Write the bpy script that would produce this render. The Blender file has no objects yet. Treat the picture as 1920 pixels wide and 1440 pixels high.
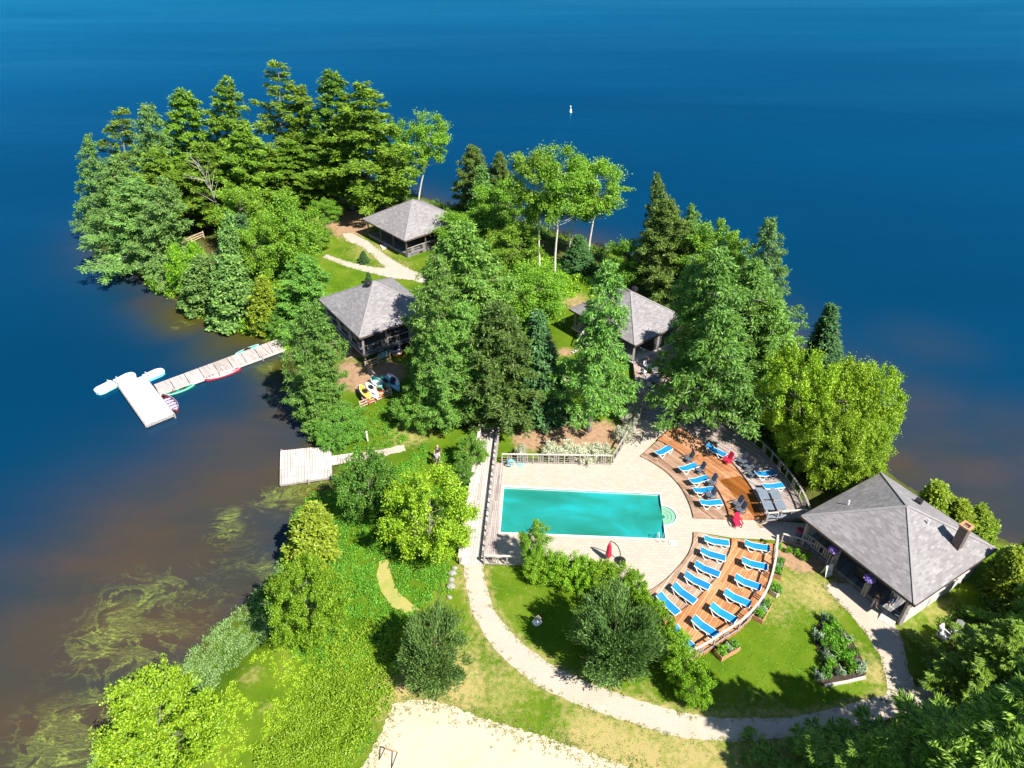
import bpy, bmesh, math, random
import numpy as np
from mathutils import Vector, Matrix, Quaternion
from mathutils.geometry import tessellate_polygon

SC = bpy.context.scene
COL = SC.collection
R = math.radians
random.seed(7)
RNG = np.random.default_rng(11)

# ------------------------------------------------------------------ camera, world, sun
F_PX, TH, CAM_H = 1333.3, R(35.0), 44.0
cam_d = bpy.data.cameras.new('camera')
cam = bpy.data.objects.new('camera', cam_d); COL.objects.link(cam)
cam_d.sensor_fit = 'HORIZONTAL'; cam_d.sensor_width = 36.0
cam_d.lens = F_PX / 1920 * 36.0
cam_d.clip_end = 20000
cam.location = (0, 0, CAM_H)
cam.rotation_euler = (math.pi / 2 - TH, 0, 0)
SC.camera = cam

SUN_EL = R(49.0)
SUN_AZ = Vector((0.69, -0.72)).normalized()
w = bpy.data.worlds.new('World'); SC.world = w; w.use_nodes = True
nt = w.node_tree
sky = nt.nodes.new('ShaderNodeTexSky'); sky.sky_type = 'NISHITA'; sky.sun_disc = False
sky.sun_elevation = SUN_EL; sky.sun_rotation = math.atan2(SUN_AZ.x, SUN_AZ.y)
sky.air_density = 1.0; sky.dust_density = 0.1; sky.ozone_density = 3.0
nt.links.new(sky.outputs[0], nt.nodes['Background'].inputs[0])
nt.nodes['Background'].inputs[1].default_value = 0.062
sun_d = bpy.data.lights.new('sun', 'SUN'); sun_d.energy = 4.6; sun_d.angle = R(0.5)
sun_d.color = (1.0, 0.95, 0.87)
sun = bpy.data.objects.new('sun', sun_d); COL.objects.link(sun)
ldir = Vector((-SUN_AZ.x * math.cos(SUN_EL), -SUN_AZ.y * math.cos(SUN_EL), -math.sin(SUN_EL)))
sun.rotation_euler = ldir.to_track_quat('-Z', 'Y').to_euler()
sun.location = (60, -40, 90)
SC.view_settings.view_transform = 'Standard'; SC.view_settings.look = 'None'
SC.view_settings.gamma = 1.0; SC.view_settings.exposure = 1.0
SC.cycles.use_denoising = True
SC.cycles.max_bounces = 6; SC.cycles.diffuse_bounces = 3; SC.cycles.glossy_bounces = 3
SC.cycles.transmission_bounces = 3; SC.cycles.transparent_max_bounces = 6
SC.cycles.sample_clamp_indirect = 4.0

# ------------------------------------------------------------------ photograph pixel -> place
CT, ST = math.cos(TH), math.sin(TH)
FWD = Vector((0, CT, -ST)); CAMV = Vector((0, 0, CAM_H))
def ray(px, py):
    x = (px - 960) / F_PX; y = (py - 720) / F_PX
    return Vector((x, CT - y * ST, -ST - y * CT))
def at(px, py, z=0.0):
    d = ray(px, py); return CAMV + d * ((z - CAM_H) / d.z)
def ppm(p):
    return F_PX / max(1.0, (Vector(p) - CAMV).dot(FWD))
def pts(L, z=0.0):
    return [at(a, b, z) for a, b in L]

WATER_Z = -1.8
SHORE_PX = [(60,1560),(170,1430),(225,1370),(300,1295),(335,1262),(395,1195),(450,1145),(515,1090),(545,1010),(560,960),
 (588,930),(622,905),(620,880),(612,850),(596,800),(570,760),(560,715),(545,668),(525,645),(497,640),(455,618),(400,597),
 (345,572),(305,545),(262,515),(205,482),(185,455),(200,425),(260,392),(340,365),(440,345),(560,338),(680,348),
 (765,362),(840,388),(910,398),(1010,425),(1110,458),(1180,485),(1310,525),(1420,585),(1490,655),(1545,705),
 (1610,790),(1628,860),(1690,908),(1780,958),(1850,1000),(1925,1035),(2100,1085),(2500,1150),(3000,1150)]
SHORE = [at(a, b, WATER_Z) for a, b in SHORE_PX]
SH = np.array([(p.x, p.y) for p in SHORE] + [(75, -30), (-25, -30), (-25, 10)])
def sdist(X, Y):
    X = np.asarray(X, float); Y = np.asarray(Y, float)
    best = np.full(X.shape, 1e9); inside = np.zeros(X.shape, bool)
    n = len(SH)
    for i in range(n):
        ax, ay = SH[i]; bx, by = SH[(i + 1) % n]
        dx, dy = bx - ax, by - ay
        t = np.clip(((X - ax) * dx + (Y - ay) * dy) / (dx * dx + dy * dy + 1e-9), 0, 1)
        best = np.minimum(best, np.hypot(X - ax - t * dx, Y - ay - t * dy))
        c = ((ay > Y) != (by > Y)) & (X < (bx - ax) * (Y - ay) / (by - ay + 1e-12) + ax)
        inside ^= c
    return np.where(inside, best, -best)
def inpoly(X, Y, P):
    X = np.asarray(X, float); Y = np.asarray(Y, float)
    ins = np.zeros(X.shape, bool); n = len(P)
    for i in range(n):
        ax, ay = P[i][0], P[i][1]; bx, by = P[(i + 1) % n][0], P[(i + 1) % n][1]
        ins ^= ((ay > Y) != (by > Y)) & (X < (bx - ax) * (Y - ay) / (by - ay + 1e-12) + ax)
    return ins
def hfun(d):
    t = np.clip(d / 6.5, 0, 1); s = t * t * (3 - 2 * t)
    return np.where(d > 0, WATER_Z + 0.05 - WATER_Z * s * 1.0 - 0.05 * s, np.maximum(WATER_Z + 0.05 + d * 0.22, -5.5))
def gz(x, y):
    return float(hfun(sdist(np.array([x]), np.array([y])))[0])
def ground(px, py, it=4):
    z = 0.0
    for _ in range(it):
        p = at(px, py, z); z = max(gz(p.x, p.y), WATER_Z)
    return Vector((p.x, p.y, z))

# ------------------------------------------------------------------ materials
def new_mat(name):
    m = bpy.data.materials.new(name); m.use_nodes = True
    t = m.node_tree; b = t.nodes['Principled BSDF']
    return m, t, b
def N(t, typ, **kw):
    n = t.nodes.new(typ)
    for k, v in kw.items(): setattr(n, k, v)
    return n
def ramp(t, fac, stops):
    r = N(t, 'ShaderNodeValToRGB'); e = r.color_ramp.elements
    while len(e) > 1: e.remove(e[-1])
    e[0].position = stops[0][0]; e[0].color = (*stops[0][1], 1)
    for p, c in stops[1:]:
        q = e.new(p); q.color = (*c, 1)
    t.links.new(fac, r.inputs[0]); return r.outputs[0]
def noise(t, vec, scale, detail=4, rough=0.55, dist=0.0):
    n = N(t, 'ShaderNodeTexNoise'); n.inputs['Scale'].default_value = scale
    n.inputs['Detail'].default_value = detail; n.inputs['Roughness'].default_value = rough
    n.inputs['Distortion'].default_value = dist
    if vec is not None: t.links.new(vec, n.inputs['Vector'])
    return n.outputs['Fac']
def mixc(t, fac, a, b, mode='MIX'):
    m = N(t, 'ShaderNodeMix', data_type='RGBA', blend_type=mode)
    for s, v in ((0, fac), (6, a), (7, b)):
        if isinstance(v, (int, float)): m.inputs[s].default_value = v
        elif isinstance(v, tuple): m.inputs[s].default_value = (*v, 1)
        else: t.links.new(v, m.inputs[s])
    return m.outputs[2]
def mth(t, op, a, b=0.0, clamp=False):
    m = N(t, 'ShaderNodeMath', operation=op, use_clamp=clamp)
    for i, v in enumerate((a, b)):
        if isinstance(v, (int, float)): m.inputs[i].default_value = v
        else: t.links.new(v, m.inputs[i])
    return m.outputs[0]
def coords(t, kind='Object', rot=0.0, scale=(1, 1, 1)):
    c = N(t, 'ShaderNodeTexCoord'); mp = N(t, 'ShaderNodeMapping')
    mp.inputs['Rotation'].default_value = (0, 0, rot); mp.inputs['Scale'].default_value = scale
    t.links.new(c.outputs[kind], mp.inputs['Vector']); return mp.outputs[0]
def world_coords(t, rot=0.0, scale=(1, 1, 1)):
    g = N(t, 'ShaderNodeNewGeometry'); mp = N(t, 'ShaderNodeMapping')
    mp.inputs['Rotation'].default_value = (0, 0, rot); mp.inputs['Scale'].default_value = scale
    t.links.new(g.outputs['Position'], mp.inputs['Vector']); return mp.outputs[0]
def bump(t, b, h, strength=0.3, dist=0.02):
    n = N(t, 'ShaderNodeBump'); n.inputs['Strength'].default_value = strength; n.inputs['Distance'].default_value = dist
    t.links.new(h, n.inputs['Height']); t.links.new(n.outputs[0], b.inputs['Normal'])
def plain(name, col, rough=0.6, var=0.25, scale=3.0, metal=0.0, spec=0.4):
    m, t, b = new_mat(name)
    v = coords(t)
    f = noise(t, v, scale, 5, 0.65)
    c = ramp(t, f, [(0.3, tuple(x * (1 - var) for x in col)), (0.7, tuple(min(1, x * (1 + var)) for x in col))])
    t.links.new(c, b.inputs['Base Color'])
    b.inputs['Roughness'].default_value = rough; b.inputs['Metallic'].default_value = metal
    b.inputs['Specular IOR Level'].default_value = spec
    return m
def planks(name, cols, angle=0.0, width=0.14, length=3.2, gap=0.012, dark=(0.03, 0.02, 0.015), streak=0.5, rough=0.7):
    m, t, b = new_mat(name)
    v = world_coords(t, rot=-angle)
    br = N(t, 'ShaderNodeTexBrick'); t.links.new(v, br.inputs['Vector'])
    br.offset = 0.37; br.inputs['Scale'].default_value = 1.0
    br.inputs['Brick Width'].default_value = length; br.inputs['Row Height'].default_value = width
    br.inputs['Mortar Size'].default_value = gap; br.inputs['Mortar Smooth'].default_value = 0.2
    br.inputs['Color1'].default_value = (0, 0, 0, 1); br.inputs['Color2'].default_value = (1, 1, 1, 1)
    br.inputs['Mortar'].default_value = (0.5, 0.5, 0.5, 1)
    v2 = world_coords(t, rot=-angle, scale=(0.35, 5.0, 1))
    s = noise(t, v2, 1.4, 5, 0.6)
    big = noise(t, world_coords(t), 0.35, 3, 0.5)
    f = mth(t, 'ADD', mth(t, 'MULTIPLY', br.outputs['Color'], 0.45), mth(t, 'MULTIPLY', s, streak))
    f = mth(t, 'ADD', f, mth(t, 'MULTIPLY', mth(t, 'SUBTRACT', big, 0.5), 0.5), clamp=True)
    c = ramp(t, f, [(0.15, cols[0]), (0.45, cols[1]), (0.8, cols[2])])
    c = mixc(t, br.outputs['Fac'], c, dark)
    t.links.new(c, b.inputs['Base Color'])
    b.inputs['Roughness'].default_value = rough
    bump(t, b, mth(t, 'SUBTRACT', 1.0, br.outputs['Fac']), 0.5, 0.02)
    return m
def leaf(name, dark, light, trans=0.24, hue=0.014):
    m, t, b = new_mat(name)
    g = N(t, 'ShaderNodeNewGeometry'); oi = N(t, 'ShaderNodeObjectInfo')
    c = ramp(t, g.outputs['Random Per Island'], [(0.0, dark), (0.55, tuple((a + 1.2 * q) / 2.2 for a, q in zip(dark, light))), (1.0, light)])
    hs = N(t, 'ShaderNodeHueSaturation')
    mr = N(t, 'ShaderNodeMapRange'); t.links.new(oi.outputs['Random'], mr.inputs[0])
    mr.inputs['To Min'].default_value = 0.5 - hue * 0.35; mr.inputs['To Max'].default_value = 0.5 + hue
    t.links.new(mr.outputs[0], hs.inputs['Hue'])
    mv = N(t, 'ShaderNodeMapRange')
    fr = mth(t, 'FRACT', mth(t, 'MULTIPLY', oi.outputs['Random'], 7.31))
    t.links.new(fr, mv.inputs[0]); mv.inputs['To Min'].default_value = 0.82; mv.inputs['To Max'].default_value = 1.15
    t.links.new(mv.outputs[0], hs.inputs['Value']); t.links.new(c, hs.inputs['Color'])
    out = t.nodes['Material Output']
    d = N(t, 'ShaderNodeBsdfDiffuse'); tr = N(t, 'ShaderNodeBsdfTranslucent'); mx = N(t, 'ShaderNodeMixShader')
    gl = N(t, 'ShaderNodeBsdfGlossy'); gl.inputs['Roughness'].default_value = 0.55; mx2 = N(t, 'ShaderNodeMixShader')
    t.links.new(hs.outputs[0], d.inputs[0]); t.links.new(hs.outputs[0], tr.inputs[0])
    mx.inputs[0].default_value = trans
    t.links.new(d.outputs[0], mx.inputs[1]); t.links.new(tr.outputs[0], mx.inputs[2])
    mx2.inputs[0].default_value = 0.04
    t.links.new(mx.outputs[0], mx2.inputs[1]); t.links.new(gl.outputs[0], mx2.inputs[2])
    t.links.new(mx2.outputs[0], out.inputs[0]); t.nodes.remove(b)
    return m

M = {}
M['pine'] = leaf('pine_needles', (0.045, 0.13, 0.01), (0.33, 0.5, 0.038))
M['larch'] = leaf('larch_needles', (0.04, 0.135, 0.016), (0.27, 0.5, 0.065))
M['larch_grey'] = leaf('grey_green_needles', (0.055, 0.145, 0.03), (0.28, 0.48, 0.095))
M['spruce'] = leaf('spruce_needles', (0.035, 0.1, 0.03), (0.14, 0.3, 0.085))
M['bigspruce'] = leaf('near_spruce_needles', (0.04, 0.11, 0.01), (0.44, 0.64, 0.055))
M['birch'] = leaf('birch_leaves', (0.075, 0.2, 0.008), (0.34, 0.58, 0.035))
M['maple'] = leaf('maple_leaves', (0.1, 0.22, 0.006), (0.45, 0.61, 0.02))
M['shrub'] = leaf('shrub_leaves', (0.09, 0.25, 0.008), (0.42, 0.66, 0.026))
M['shrub_dark'] = leaf('deep_green_leaves', (0.065, 0.18, 0.015), (0.24, 0.46, 0.05))
M['olive'] = leaf('olive_pine_needles', (0.05, 0.1, 0.014), (0.22, 0.33, 0.055))
M['cedar'] = leaf('cedar_scales', (0.1, 0.18, 0.01), (0.42, 0.53, 0.035))
M['mound'] = leaf('mountain_pine_needles', (0.065, 0.14, 0.03), (0.27, 0.43, 0.1))
M['blossom'] = leaf('white_blossom', (0.40, 0.45, 0.22), (0.85, 0.83, 0.68), 0.2, 0.01)
M['silver'] = leaf('silver_leaves', (0.20, 0.30, 0.18), (0.50, 0.62, 0.42), 0.2)
M['purple'] = leaf('purple_petals', (0.25, 0.14, 0.60), (0.62, 0.48, 0.95), 0.2, 0.02)
M['meadow'] = leaf('meadow_leaves', (0.08, 0.26, 0.012), (0.3, 0.58, 0.035))
M['tallgrass'] = leaf('tall_grass_blades', (0.22, 0.38, 0.01), (0.46, 0.62, 0.032))
M['bark'] = plain('dark_bark', (0.16, 0.12, 0.10), 0.9, 0.4, 6)
M['greybark'] = plain('grey_bark', (0.30, 0.26, 0.24), 0.9, 0.35, 6)
M['whitebark'] = plain('white_birch_bark', (0.66, 0.61, 0.54), 0.8, 0.25, 5)
M['greywood'] = plain('weathered_grey_wood', (0.34, 0.30, 0.28), 0.8, 0.35, 5)
M['palewood'] = plain('pale_weathered_wood', (0.55, 0.49, 0.44), 0.8, 0.25, 5)
M['railwood'] = plain('split_rail_wood', (0.58, 0.43, 0.29), 0.8, 0.3, 4)
M['brownwood'] = plain('brown_painted_wood', (0.10, 0.075, 0.06), 0.7, 0.35, 4)
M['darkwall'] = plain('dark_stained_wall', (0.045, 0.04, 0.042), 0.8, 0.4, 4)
M['whitewall'] = plain('pale_board_wall', (0.62, 0.60, 0.56), 0.7, 0.18, 2)
M['white'] = plain('white_plastic', (0.85, 0.85, 0.84), 0.35, 0.04, 4)
M['blue'] = plain('blue_sling_fabric', (0.006, 0.215, 0.50), 0.65, 0.10, 8)
_t = M['blue'].node_tree; _b = _t.nodes['Principled BSDF']; _l = _b.inputs['Base Color'].links[0].from_socket
_oi = N(_t, 'ShaderNodeObjectInfo'); _h = N(_t, 'ShaderNodeHueSaturation'); _m = N(_t, 'ShaderNodeMapRange')
_t.links.new(_oi.outputs['Random'], _m.inputs[0]); _m.inputs['To Min'].default_value = 0.85; _m.inputs['To Max'].default_value = 1.2
_t.links.new(_m.outputs[0], _h.inputs['Value']); _t.links.new(_l, _h.inputs['Color']); _t.links.new(_h.outputs[0], _b.inputs['Base Color'])
M['slate'] = plain('slate_grey_plastic', (0.10, 0.12, 0.155), 0.5, 0.12, 6)
M['slatelight'] = plain('blue_grey_wood', (0.20, 0.235, 0.29), 0.6, 0.2, 6)
M['red'] = plain('red_plastic', (0.62, 0.02, 0.07), 0.4, 0.1, 6)
M['black'] = plain('black_metal', (0.02, 0.02, 0.022), 0.5, 0.2, 6)
M['yellow'] = plain('yellow_hull', (0.85, 0.55, 0.04), 0.35, 0.06, 3)
M['orange'] = plain('orange_hull', (0.80, 0.22, 0.04), 0.35, 0.06, 3)
M['teal'] = plain('teal_hull', (0.05, 0.55, 0.42), 0.35, 0.1, 3)
M['green'] = plain('green_hull', (0.02, 0.30, 0.16), 0.35, 0.1, 3)
M['paleteal'] = plain('pale_green_hull', (0.45, 0.75, 0.62), 0.35, 0.06, 3)
M['skyblue'] = plain('light_blue_hull', (0.20, 0.60, 0.80), 0.35, 0.1, 3)
M['hullred'] = plain('red_hull', (0.55, 0.04, 0.06), 0.35, 0.1, 3)
M['stone'] = plain('grey_stone', (0.33, 0.31, 0.28), 0.85, 0.3, 5)
M['terracotta'] = plain('cedar_board', (0.52, 0.27, 0.14), 0.75, 0.25, 5)
M['soil'] = plain('dark_mulch', (0.055, 0.038, 0.028), 0.95, 0.5, 7)
M['skin'] = plain('skin', (0.55, 0.33, 0.24), 0.6, 0.05, 5)
M['hair'] = plain('fair_hair', (0.45, 0.36, 0.25), 0.7, 0.2, 20)
M['darkhair'] = plain('dark_hair', (0.03, 0.022, 0.018), 0.7, 0.2, 20)
M['navy'] = plain('navy_cloth', (0.03, 0.025, 0.05), 0.85, 0.1, 8)
M['palecloth'] = plain('pale_blue_cloth', (0.50, 0.58, 0.68), 0.85, 0.1, 8)
M['beige'] = plain('beige_cloth', (0.58, 0.48, 0.40), 0.85, 0.1, 8)
M['denim'] = plain('blue_denim', (0.07, 0.15, 0.30), 0.85, 0.1, 8)
M['pooltile'] = plain('pool_wall', (0.55, 0.72, 0.68), 0.4, 0.08, 2)
M['poolstep'] = plain('pool_step', (0.22, 0.44, 0.31), 0.4, 0.06, 2)
M['concrete'] = plain('pale_concrete', (0.62, 0.57, 0.52), 0.85, 0.12, 3)

def paving():
    m, t, b = new_mat('beige_paving')
    v = world_coords(t, rot=R(2.5))
    br = N(t, 'ShaderNodeTexBrick'); t.links.new(v, br.inputs['Vector'])
    br.offset = 0.5; br.inputs['Scale'].default_value = 1.0
    br.inputs['Brick Width'].default_value = 0.46; br.inputs['Row Height'].default_value = 0.30
    br.inputs['Mortar Size'].default_value = 0.012
    br.inputs['Color1'].default_value = (0.465, 0.395, 0.322, 1); br.inputs['Color2'].default_value = (0.53, 0.453, 0.372, 1)
    br.inputs['Mortar'].default_value = (0.36, 0.28, 0.22, 1)
    n = noise(t, world_coords(t), 0.6, 5, 0.6)
    c = mixc(t, mth(t, 'MULTIPLY', mth(t, 'SUBTRACT', n, 0.35), 0.6, True), br.outputs['Color'], (0.47, 0.35, 0.27))
    sp = noise(t, world_coords(t), 3.1, 2, 0.5)
    c = mixc(t, mth(t, 'MULTIPLY', mth(t, 'GREATER_THAN', sp, 0.74), 0.35), c, (0.30, 0.22, 0.16))
    t.links.new(c, b.inputs['Base Color']); b.inputs['Roughness'].default_value = 0.85
    bump(t, b, br.outputs['Fac'], -0.3, 0.01)
    return m
M['paving'] = paving()
def gravel(name, a, c_, patch):
    m, t, b = new_mat(name)
    v = world_coords(t)
    n1 = noise(t, v, 9.0, 6, 0.75); n2 = noise(t, v, 0.45, 4, 0.6, 0.6)
    n3 = noise(t, world_coords(t, rot=0.5, scale=(0.5, 3.5, 1)), 1.2, 4, 0.6)
    c = ramp(t, n1, [(0.3, a), (0.7, c_)])
    c = mixc(t, mth(t, 'MULTIPLY', mth(t, 'SUBTRACT', n2, 0.45), 3.0, True), c, patch)
    c = mixc(t, mth(t, 'MULTIPLY', mth(t, 'SUBTRACT', n3, 0.55), 1.6, True), c, tuple(x * 0.72 for x in patch))
    t.links.new(c, b.inputs['Base Color']); b.inputs['Roughness'].default_value = 0.95
    bump(t, b, n1, 0.5, 0.03)
    return m
M['gravel'] = gravel('pale_gravel', (0.44, 0.365, 0.295), (0.56, 0.475, 0.39), (0.45, 0.365, 0.285))
M['sand'] = gravel('beach_sand', (0.48, 0.385, 0.27), (0.66, 0.56, 0.42), (0.54, 0.43, 0.29))
M['track'] = gravel('worn_grass_track', (0.30, 0.29, 0.06), (0.46, 0.40, 0.15), (0.24, 0.30, 0.04))
A_UP, A_LO = math.atan2(-0.80, 0.60), math.atan2(0.80, 0.60)
M['deck_brown'] = planks('brown_deck_boards', ((0.20, 0.11, 0.07), (0.36, 0.22, 0.14), (0.50, 0.35, 0.25)), A_UP, 0.2)
M['deck_orange_up'] = planks('orange_deck_boards', ((0.24, 0.085, 0.022), (0.46, 0.20, 0.08), (0.56, 0.33, 0.20)), A_UP, 0.2)
M['deck_grey'] = planks('grey_deck_boards', ((0.22, 0.17, 0.15), (0.37, 0.30, 0.27), (0.50, 0.43, 0.40)), A_UP, 0.2)
M['deck_tan'] = planks('tan_deck_boards', ((0.26, 0.15, 0.09), (0.45, 0.29, 0.19), (0.60, 0.45, 0.34)), A_LO, 0.2)
M['deck_orange'] = planks('cedar_deck_boards', ((0.32, 0.12, 0.035), (0.52, 0.22, 0.085), (0.62, 0.33, 0.16)), A_LO, 0.2)
M['boardwalk'] = planks('boardwalk_boards', ((0.38, 0.32, 0.28), (0.54, 0.47, 0.42), (0.66, 0.59, 0.54)), math.pi / 2 - 0.06, 0.22)
M['strip'] = planks('grey_strip_boards', ((0.22, 0.18, 0.16), (0.38, 0.32, 0.29), (0.55, 0.48, 0.44)), math.pi / 2 - 0.06, 0.16)
_b = at(524, 634) - at(288, 721)
M['dock'] = planks('dock_boards', ((0.36, 0.30, 0.27), (0.52, 0.45, 0.42), (0.62, 0.55, 0.52)), math.atan2(_b.y, _b.x) + math.pi / 2, 0.2)
_a = at(525, 846) - at(524, 906); _b = at(524, 634) - at(288, 721)
M['sqdock'] = planks('square_dock_boards', ((0.46, 0.36, 0.29), (0.70, 0.60, 0.55), (0.80, 0.72, 0.67)), math.atan2(_a.y, _a.x), 0.26, gap=0.02)
M['porch'] = planks('porch_boards', ((0.10, 0.10, 0.11), (0.18, 0.18, 0.19), (0.26, 0.26, 0.27)), 0.7, 0.18)
M['terrace'] = planks('terrace_boards', ((0.30, 0.20, 0.16), (0.42, 0.31, 0.26), (0.52, 0.42, 0.37)), A_UP, 0.2)

def shingles():
    m, t, b = new_mat('grey_asphalt_shingles')
    u = N(t, 'ShaderNodeUVMap')
    br = N(t, 'ShaderNodeTexBrick'); t.links.new(u.outputs[0], br.inputs['Vector'])
    br.offset = 0.43; br.inputs['Scale'].default_value = 1.0
    br.inputs['Brick Width'].default_value = 0.42; br.inputs['Row Height'].default_value = 0.17
    br.inputs['Mortar Size'].default_value = 0.006; br.inputs['Bias'].default_value = -0.1
    br.inputs['Color1'].default_value = (0, 0, 0, 1); br.inputs['Color2'].default_value = (1, 1, 1, 1)
    br.inputs['Mortar'].default_value = (0.2, 0.2, 0.2, 1)
    n = noise(t, u.outputs[0], 1.6, 4, 0.6); n2 = noise(t, u.outputs[0], 0.22, 3, 0.5)
    f = mth(t, 'ADD', mth(t, 'MULTIPLY', br.outputs['Color'], 0.45), mth(t, 'MULTIPLY', n, 0.6))
    f = mth(t, 'ADD', f, mth(t, 'MULTIPLY', mth(t, 'SUBTRACT', n2, 0.5), 0.4))
    c = ramp(t, f, [(0.15, (0.18, 0.168, 0.172)), (0.5, (0.25, 0.234, 0.235)), (0.9, (0.37, 0.345, 0.34))])
    t.links.new(c, b.inputs['Base Color']); b.inputs['Roughness'].default_value = 0.9
    bump(t, b, br.outputs['Color'], 0.35, 0.02)
    return m
M['shingle'] = shingles()

def attr(t, name):
    a = N(t, 'ShaderNodeAttribute'); a.attribute_name = name; return a.outputs['Fac']
def ground_mat():
    m, t, b = new_mat('lawn_and_soil')
    v = world_coords(t)
    n1 = noise(t, v, 0.28, 5, 0.6, 0.4); n2 = noise(t, v, 2.2, 6, 0.7); n3 = noise(t, v, 14.0, 4, 0.7)
    lawn = ramp(t, n1, [(0.30, (0.065, 0.14, 0.006)), (0.52, (0.13, 0.215, 0.010)), (0.72, (0.23, 0.27, 0.035))])
    lawn = mixc(t, mth(t, 'MULTIPLY', n3, 0.55), lawn, (0.05, 0.10, 0.004))
    dryf = mth(t, 'MULTIPLY', mth(t, 'ADD', mth(t, 'MULTIPLY', attr(t, 'dry'), 1.1), mth(t, 'SUBTRACT', mth(t, 'MULTIPLY', n2, 1.3), 0.98)), 2.2, True)
    c = mixc(t, dryf, lawn, ramp(t, n3, [(0.3, (0.30, 0.25, 0.07)), (0.7, (0.50, 0.40, 0.18))]))
    dirtf = mth(t, 'MULTIPLY', mth(t, 'ADD', mth(t, 'MULTIPLY', attr(t, 'dirt'), 1.6), mth(t, 'SUBTRACT', n2, 1.0)), 3.0, True)
    c = mixc(t, dirtf, c, ramp(t, n2, [(0.3, (0.28, 0.17, 0.10)), (0.7, (0.46, 0.30, 0.18))]))
    wood = attr(t, 'litter')
    c = mixc(t, wood, c, ramp(t, n2, [(0.35, (0.05, 0.055, 0.015)), (0.65, (0.11, 0.12, 0.03))]))
    t.links.new(c, b.inputs['Base Color']); b.inputs['Roughness'].default_value = 0.95
    b.inputs['Specular IOR Level'].default_value = 0.1
    bump(t, b, mth(t, 'ADD', n3, n2), 0.6, 0.06)
    return m
M['ground'] = ground_mat()
def water_mat():
    m, t, b = new_mat('lake_water')
    v = world_coords(t)
    big = noise(t, world_coords(t, rot=0.2, scale=(0.25, 1, 1)), 0.012, 3, 0.5)
    deep = ramp(t, big, [(0.3, (0.0008, 0.026, 0.066)), (0.7, (0.001, 0.046, 0.108))])
    n1 = noise(t, world_coords(t, rot=R(-38), scale=(0.35, 1, 1)), 0.10, 5, 0.6, 0.8)
    n2 = noise(t, world_coords(t, rot=R(-38), scale=(0.5, 1, 1)), 0.9, 6, 0.7, 1.4)
    brown = ramp(t, n1, [(0.30, (0.038, 0.040, 0.028)), (0.52, (0.056, 0.045, 0.030)), (0.82, (0.078, 0.049, 0.031))])
    bf = mth(t, 'MULTIPLY', attr(t, 'brown'), mth(t, 'ADD', 0.75, mth(t, 'MULTIPLY', n1, 0.5)), True)
    c = mixc(t, bf, deep, brown)
    c = mixc(t, mth(t, 'MULTIPLY', attr(t, 'olive'), mth(t, 'ADD', 0.5, n1), True), c, (0.066, 0.058, 0.006))
    # drifting algae: warped bands and strands
    wv = N(t, 'ShaderNodeTexNoise'); wv.inputs['Scale'].default_value = 0.16; wv.inputs['Detail'].default_value = 5
    wv.inputs['Distortion'].default_value = 2.6; t.links.new(world_coords(t, rot=R(-38), scale=(0.45, 1, 1)), wv.inputs['Vector'])
    band = mth(t, 'SUBTRACT', 1.0, mth(t, 'MULTIPLY', mth(t, 'ABSOLUTE', mth(t, 'SUBTRACT', wv.outputs['Fac'], 0.5)), 9.0), True)
    fil = noise(t, world_coords(t, rot=R(-62), scale=(0.3, 1.5, 1)), 3.2, 6, 0.8, 2.2)
    pat = noise(t, v, 0.55, 5, 0.65, 1.2)
    a = mth(t, 'POWER', attr(t, 'algae'), 1.7)
    ridge = N(t, 'ShaderNodeTexNoise'); ridge.inputs['Scale'].default_value = 0.42; ridge.inputs['Detail'].default_value = 6
    ridge.inputs['Roughness'].default_value = 0.6; ridge.inputs['Distortion'].default_value = 1.8
    t.links.new(world_coords(t, rot=R(-48), scale=(0.55, 1, 1)), ridge.inputs['Vector'])
    strand = mth(t, 'SUBTRACT', 1.0, mth(t, 'MULTIPLY', mth(t, 'ABSOLUTE', mth(t, 'SUBTRACT', ridge.outputs['Fac'], 0.5)), 26.0), True)
    body = mth(t, 'MULTIPLY', mth(t, 'SUBTRACT', mth(t, 'ADD', ridge.outputs['Fac'], mth(t, 'MULTIPLY', a, 0.35)), 0.62), 7.0, True)
    body = mth(t, 'MULTIPLY', body, mth(t, 'ADD', 0.12, mth(t, 'MULTIPLY', mth(t, 'SUBTRACT', fil, 0.40), 3.2, True)))
    af = mth(t, 'ADD', mth(t, 'MULTIPLY', body, 0.55), mth(t, 'MULTIPLY', mth(t, 'MULTIPLY', strand, mth(t, 'MULTIPLY', mth(t, 'SUBTRACT', pat, 0.40), 4.0, True)), 0.9))
    af = mth(t, 'MULTIPLY', af, mth(t, 'MULTIPLY', a, 2.2, True), True)
    c = mixc(t, af, c, ramp(t, fil, [(0.35, (0.10, 0.125, 0.025)), (0.62, (0.27, 0.34, 0.07))]))
    # wind lanes: stronger ripples, with a brighter sky sheen put into the gloss colour
    lane = noise(t, world_coords(t, rot=0.12, scale=(0.16, 1, 1)), 0.035, 4, 0.55, 0.7)
    lanef = mth(t, 'MULTIPLY', mth(t, 'SUBTRACT', lane, 0.45), 2.2, True)
    rg = ramp(t, noise(t, world_coords(t, rot=0.15, scale=(0.2, 1, 1)), 0.02, 4, 0.6), [(0.4, (0.08,) * 3), (0.65, (0.18,) * 3)])
    w1 = noise(t, world_coords(t, rot=0.35, scale=(0.5, 1.6, 1)), 1.5, 6, 0.7)
    w2 = noise(t, world_coords(t, rot=-0.3), 0.25, 3, 0.5)
    bp_ = N(t, 'ShaderNodeBump'); t.links.new(mth(t, 'ADD', 0.20, mth(t, 'MULTIPLY', lanef, 0.10)), bp_.inputs['Strength']); bp_.inputs['Distance'].default_value = 0.25
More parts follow.
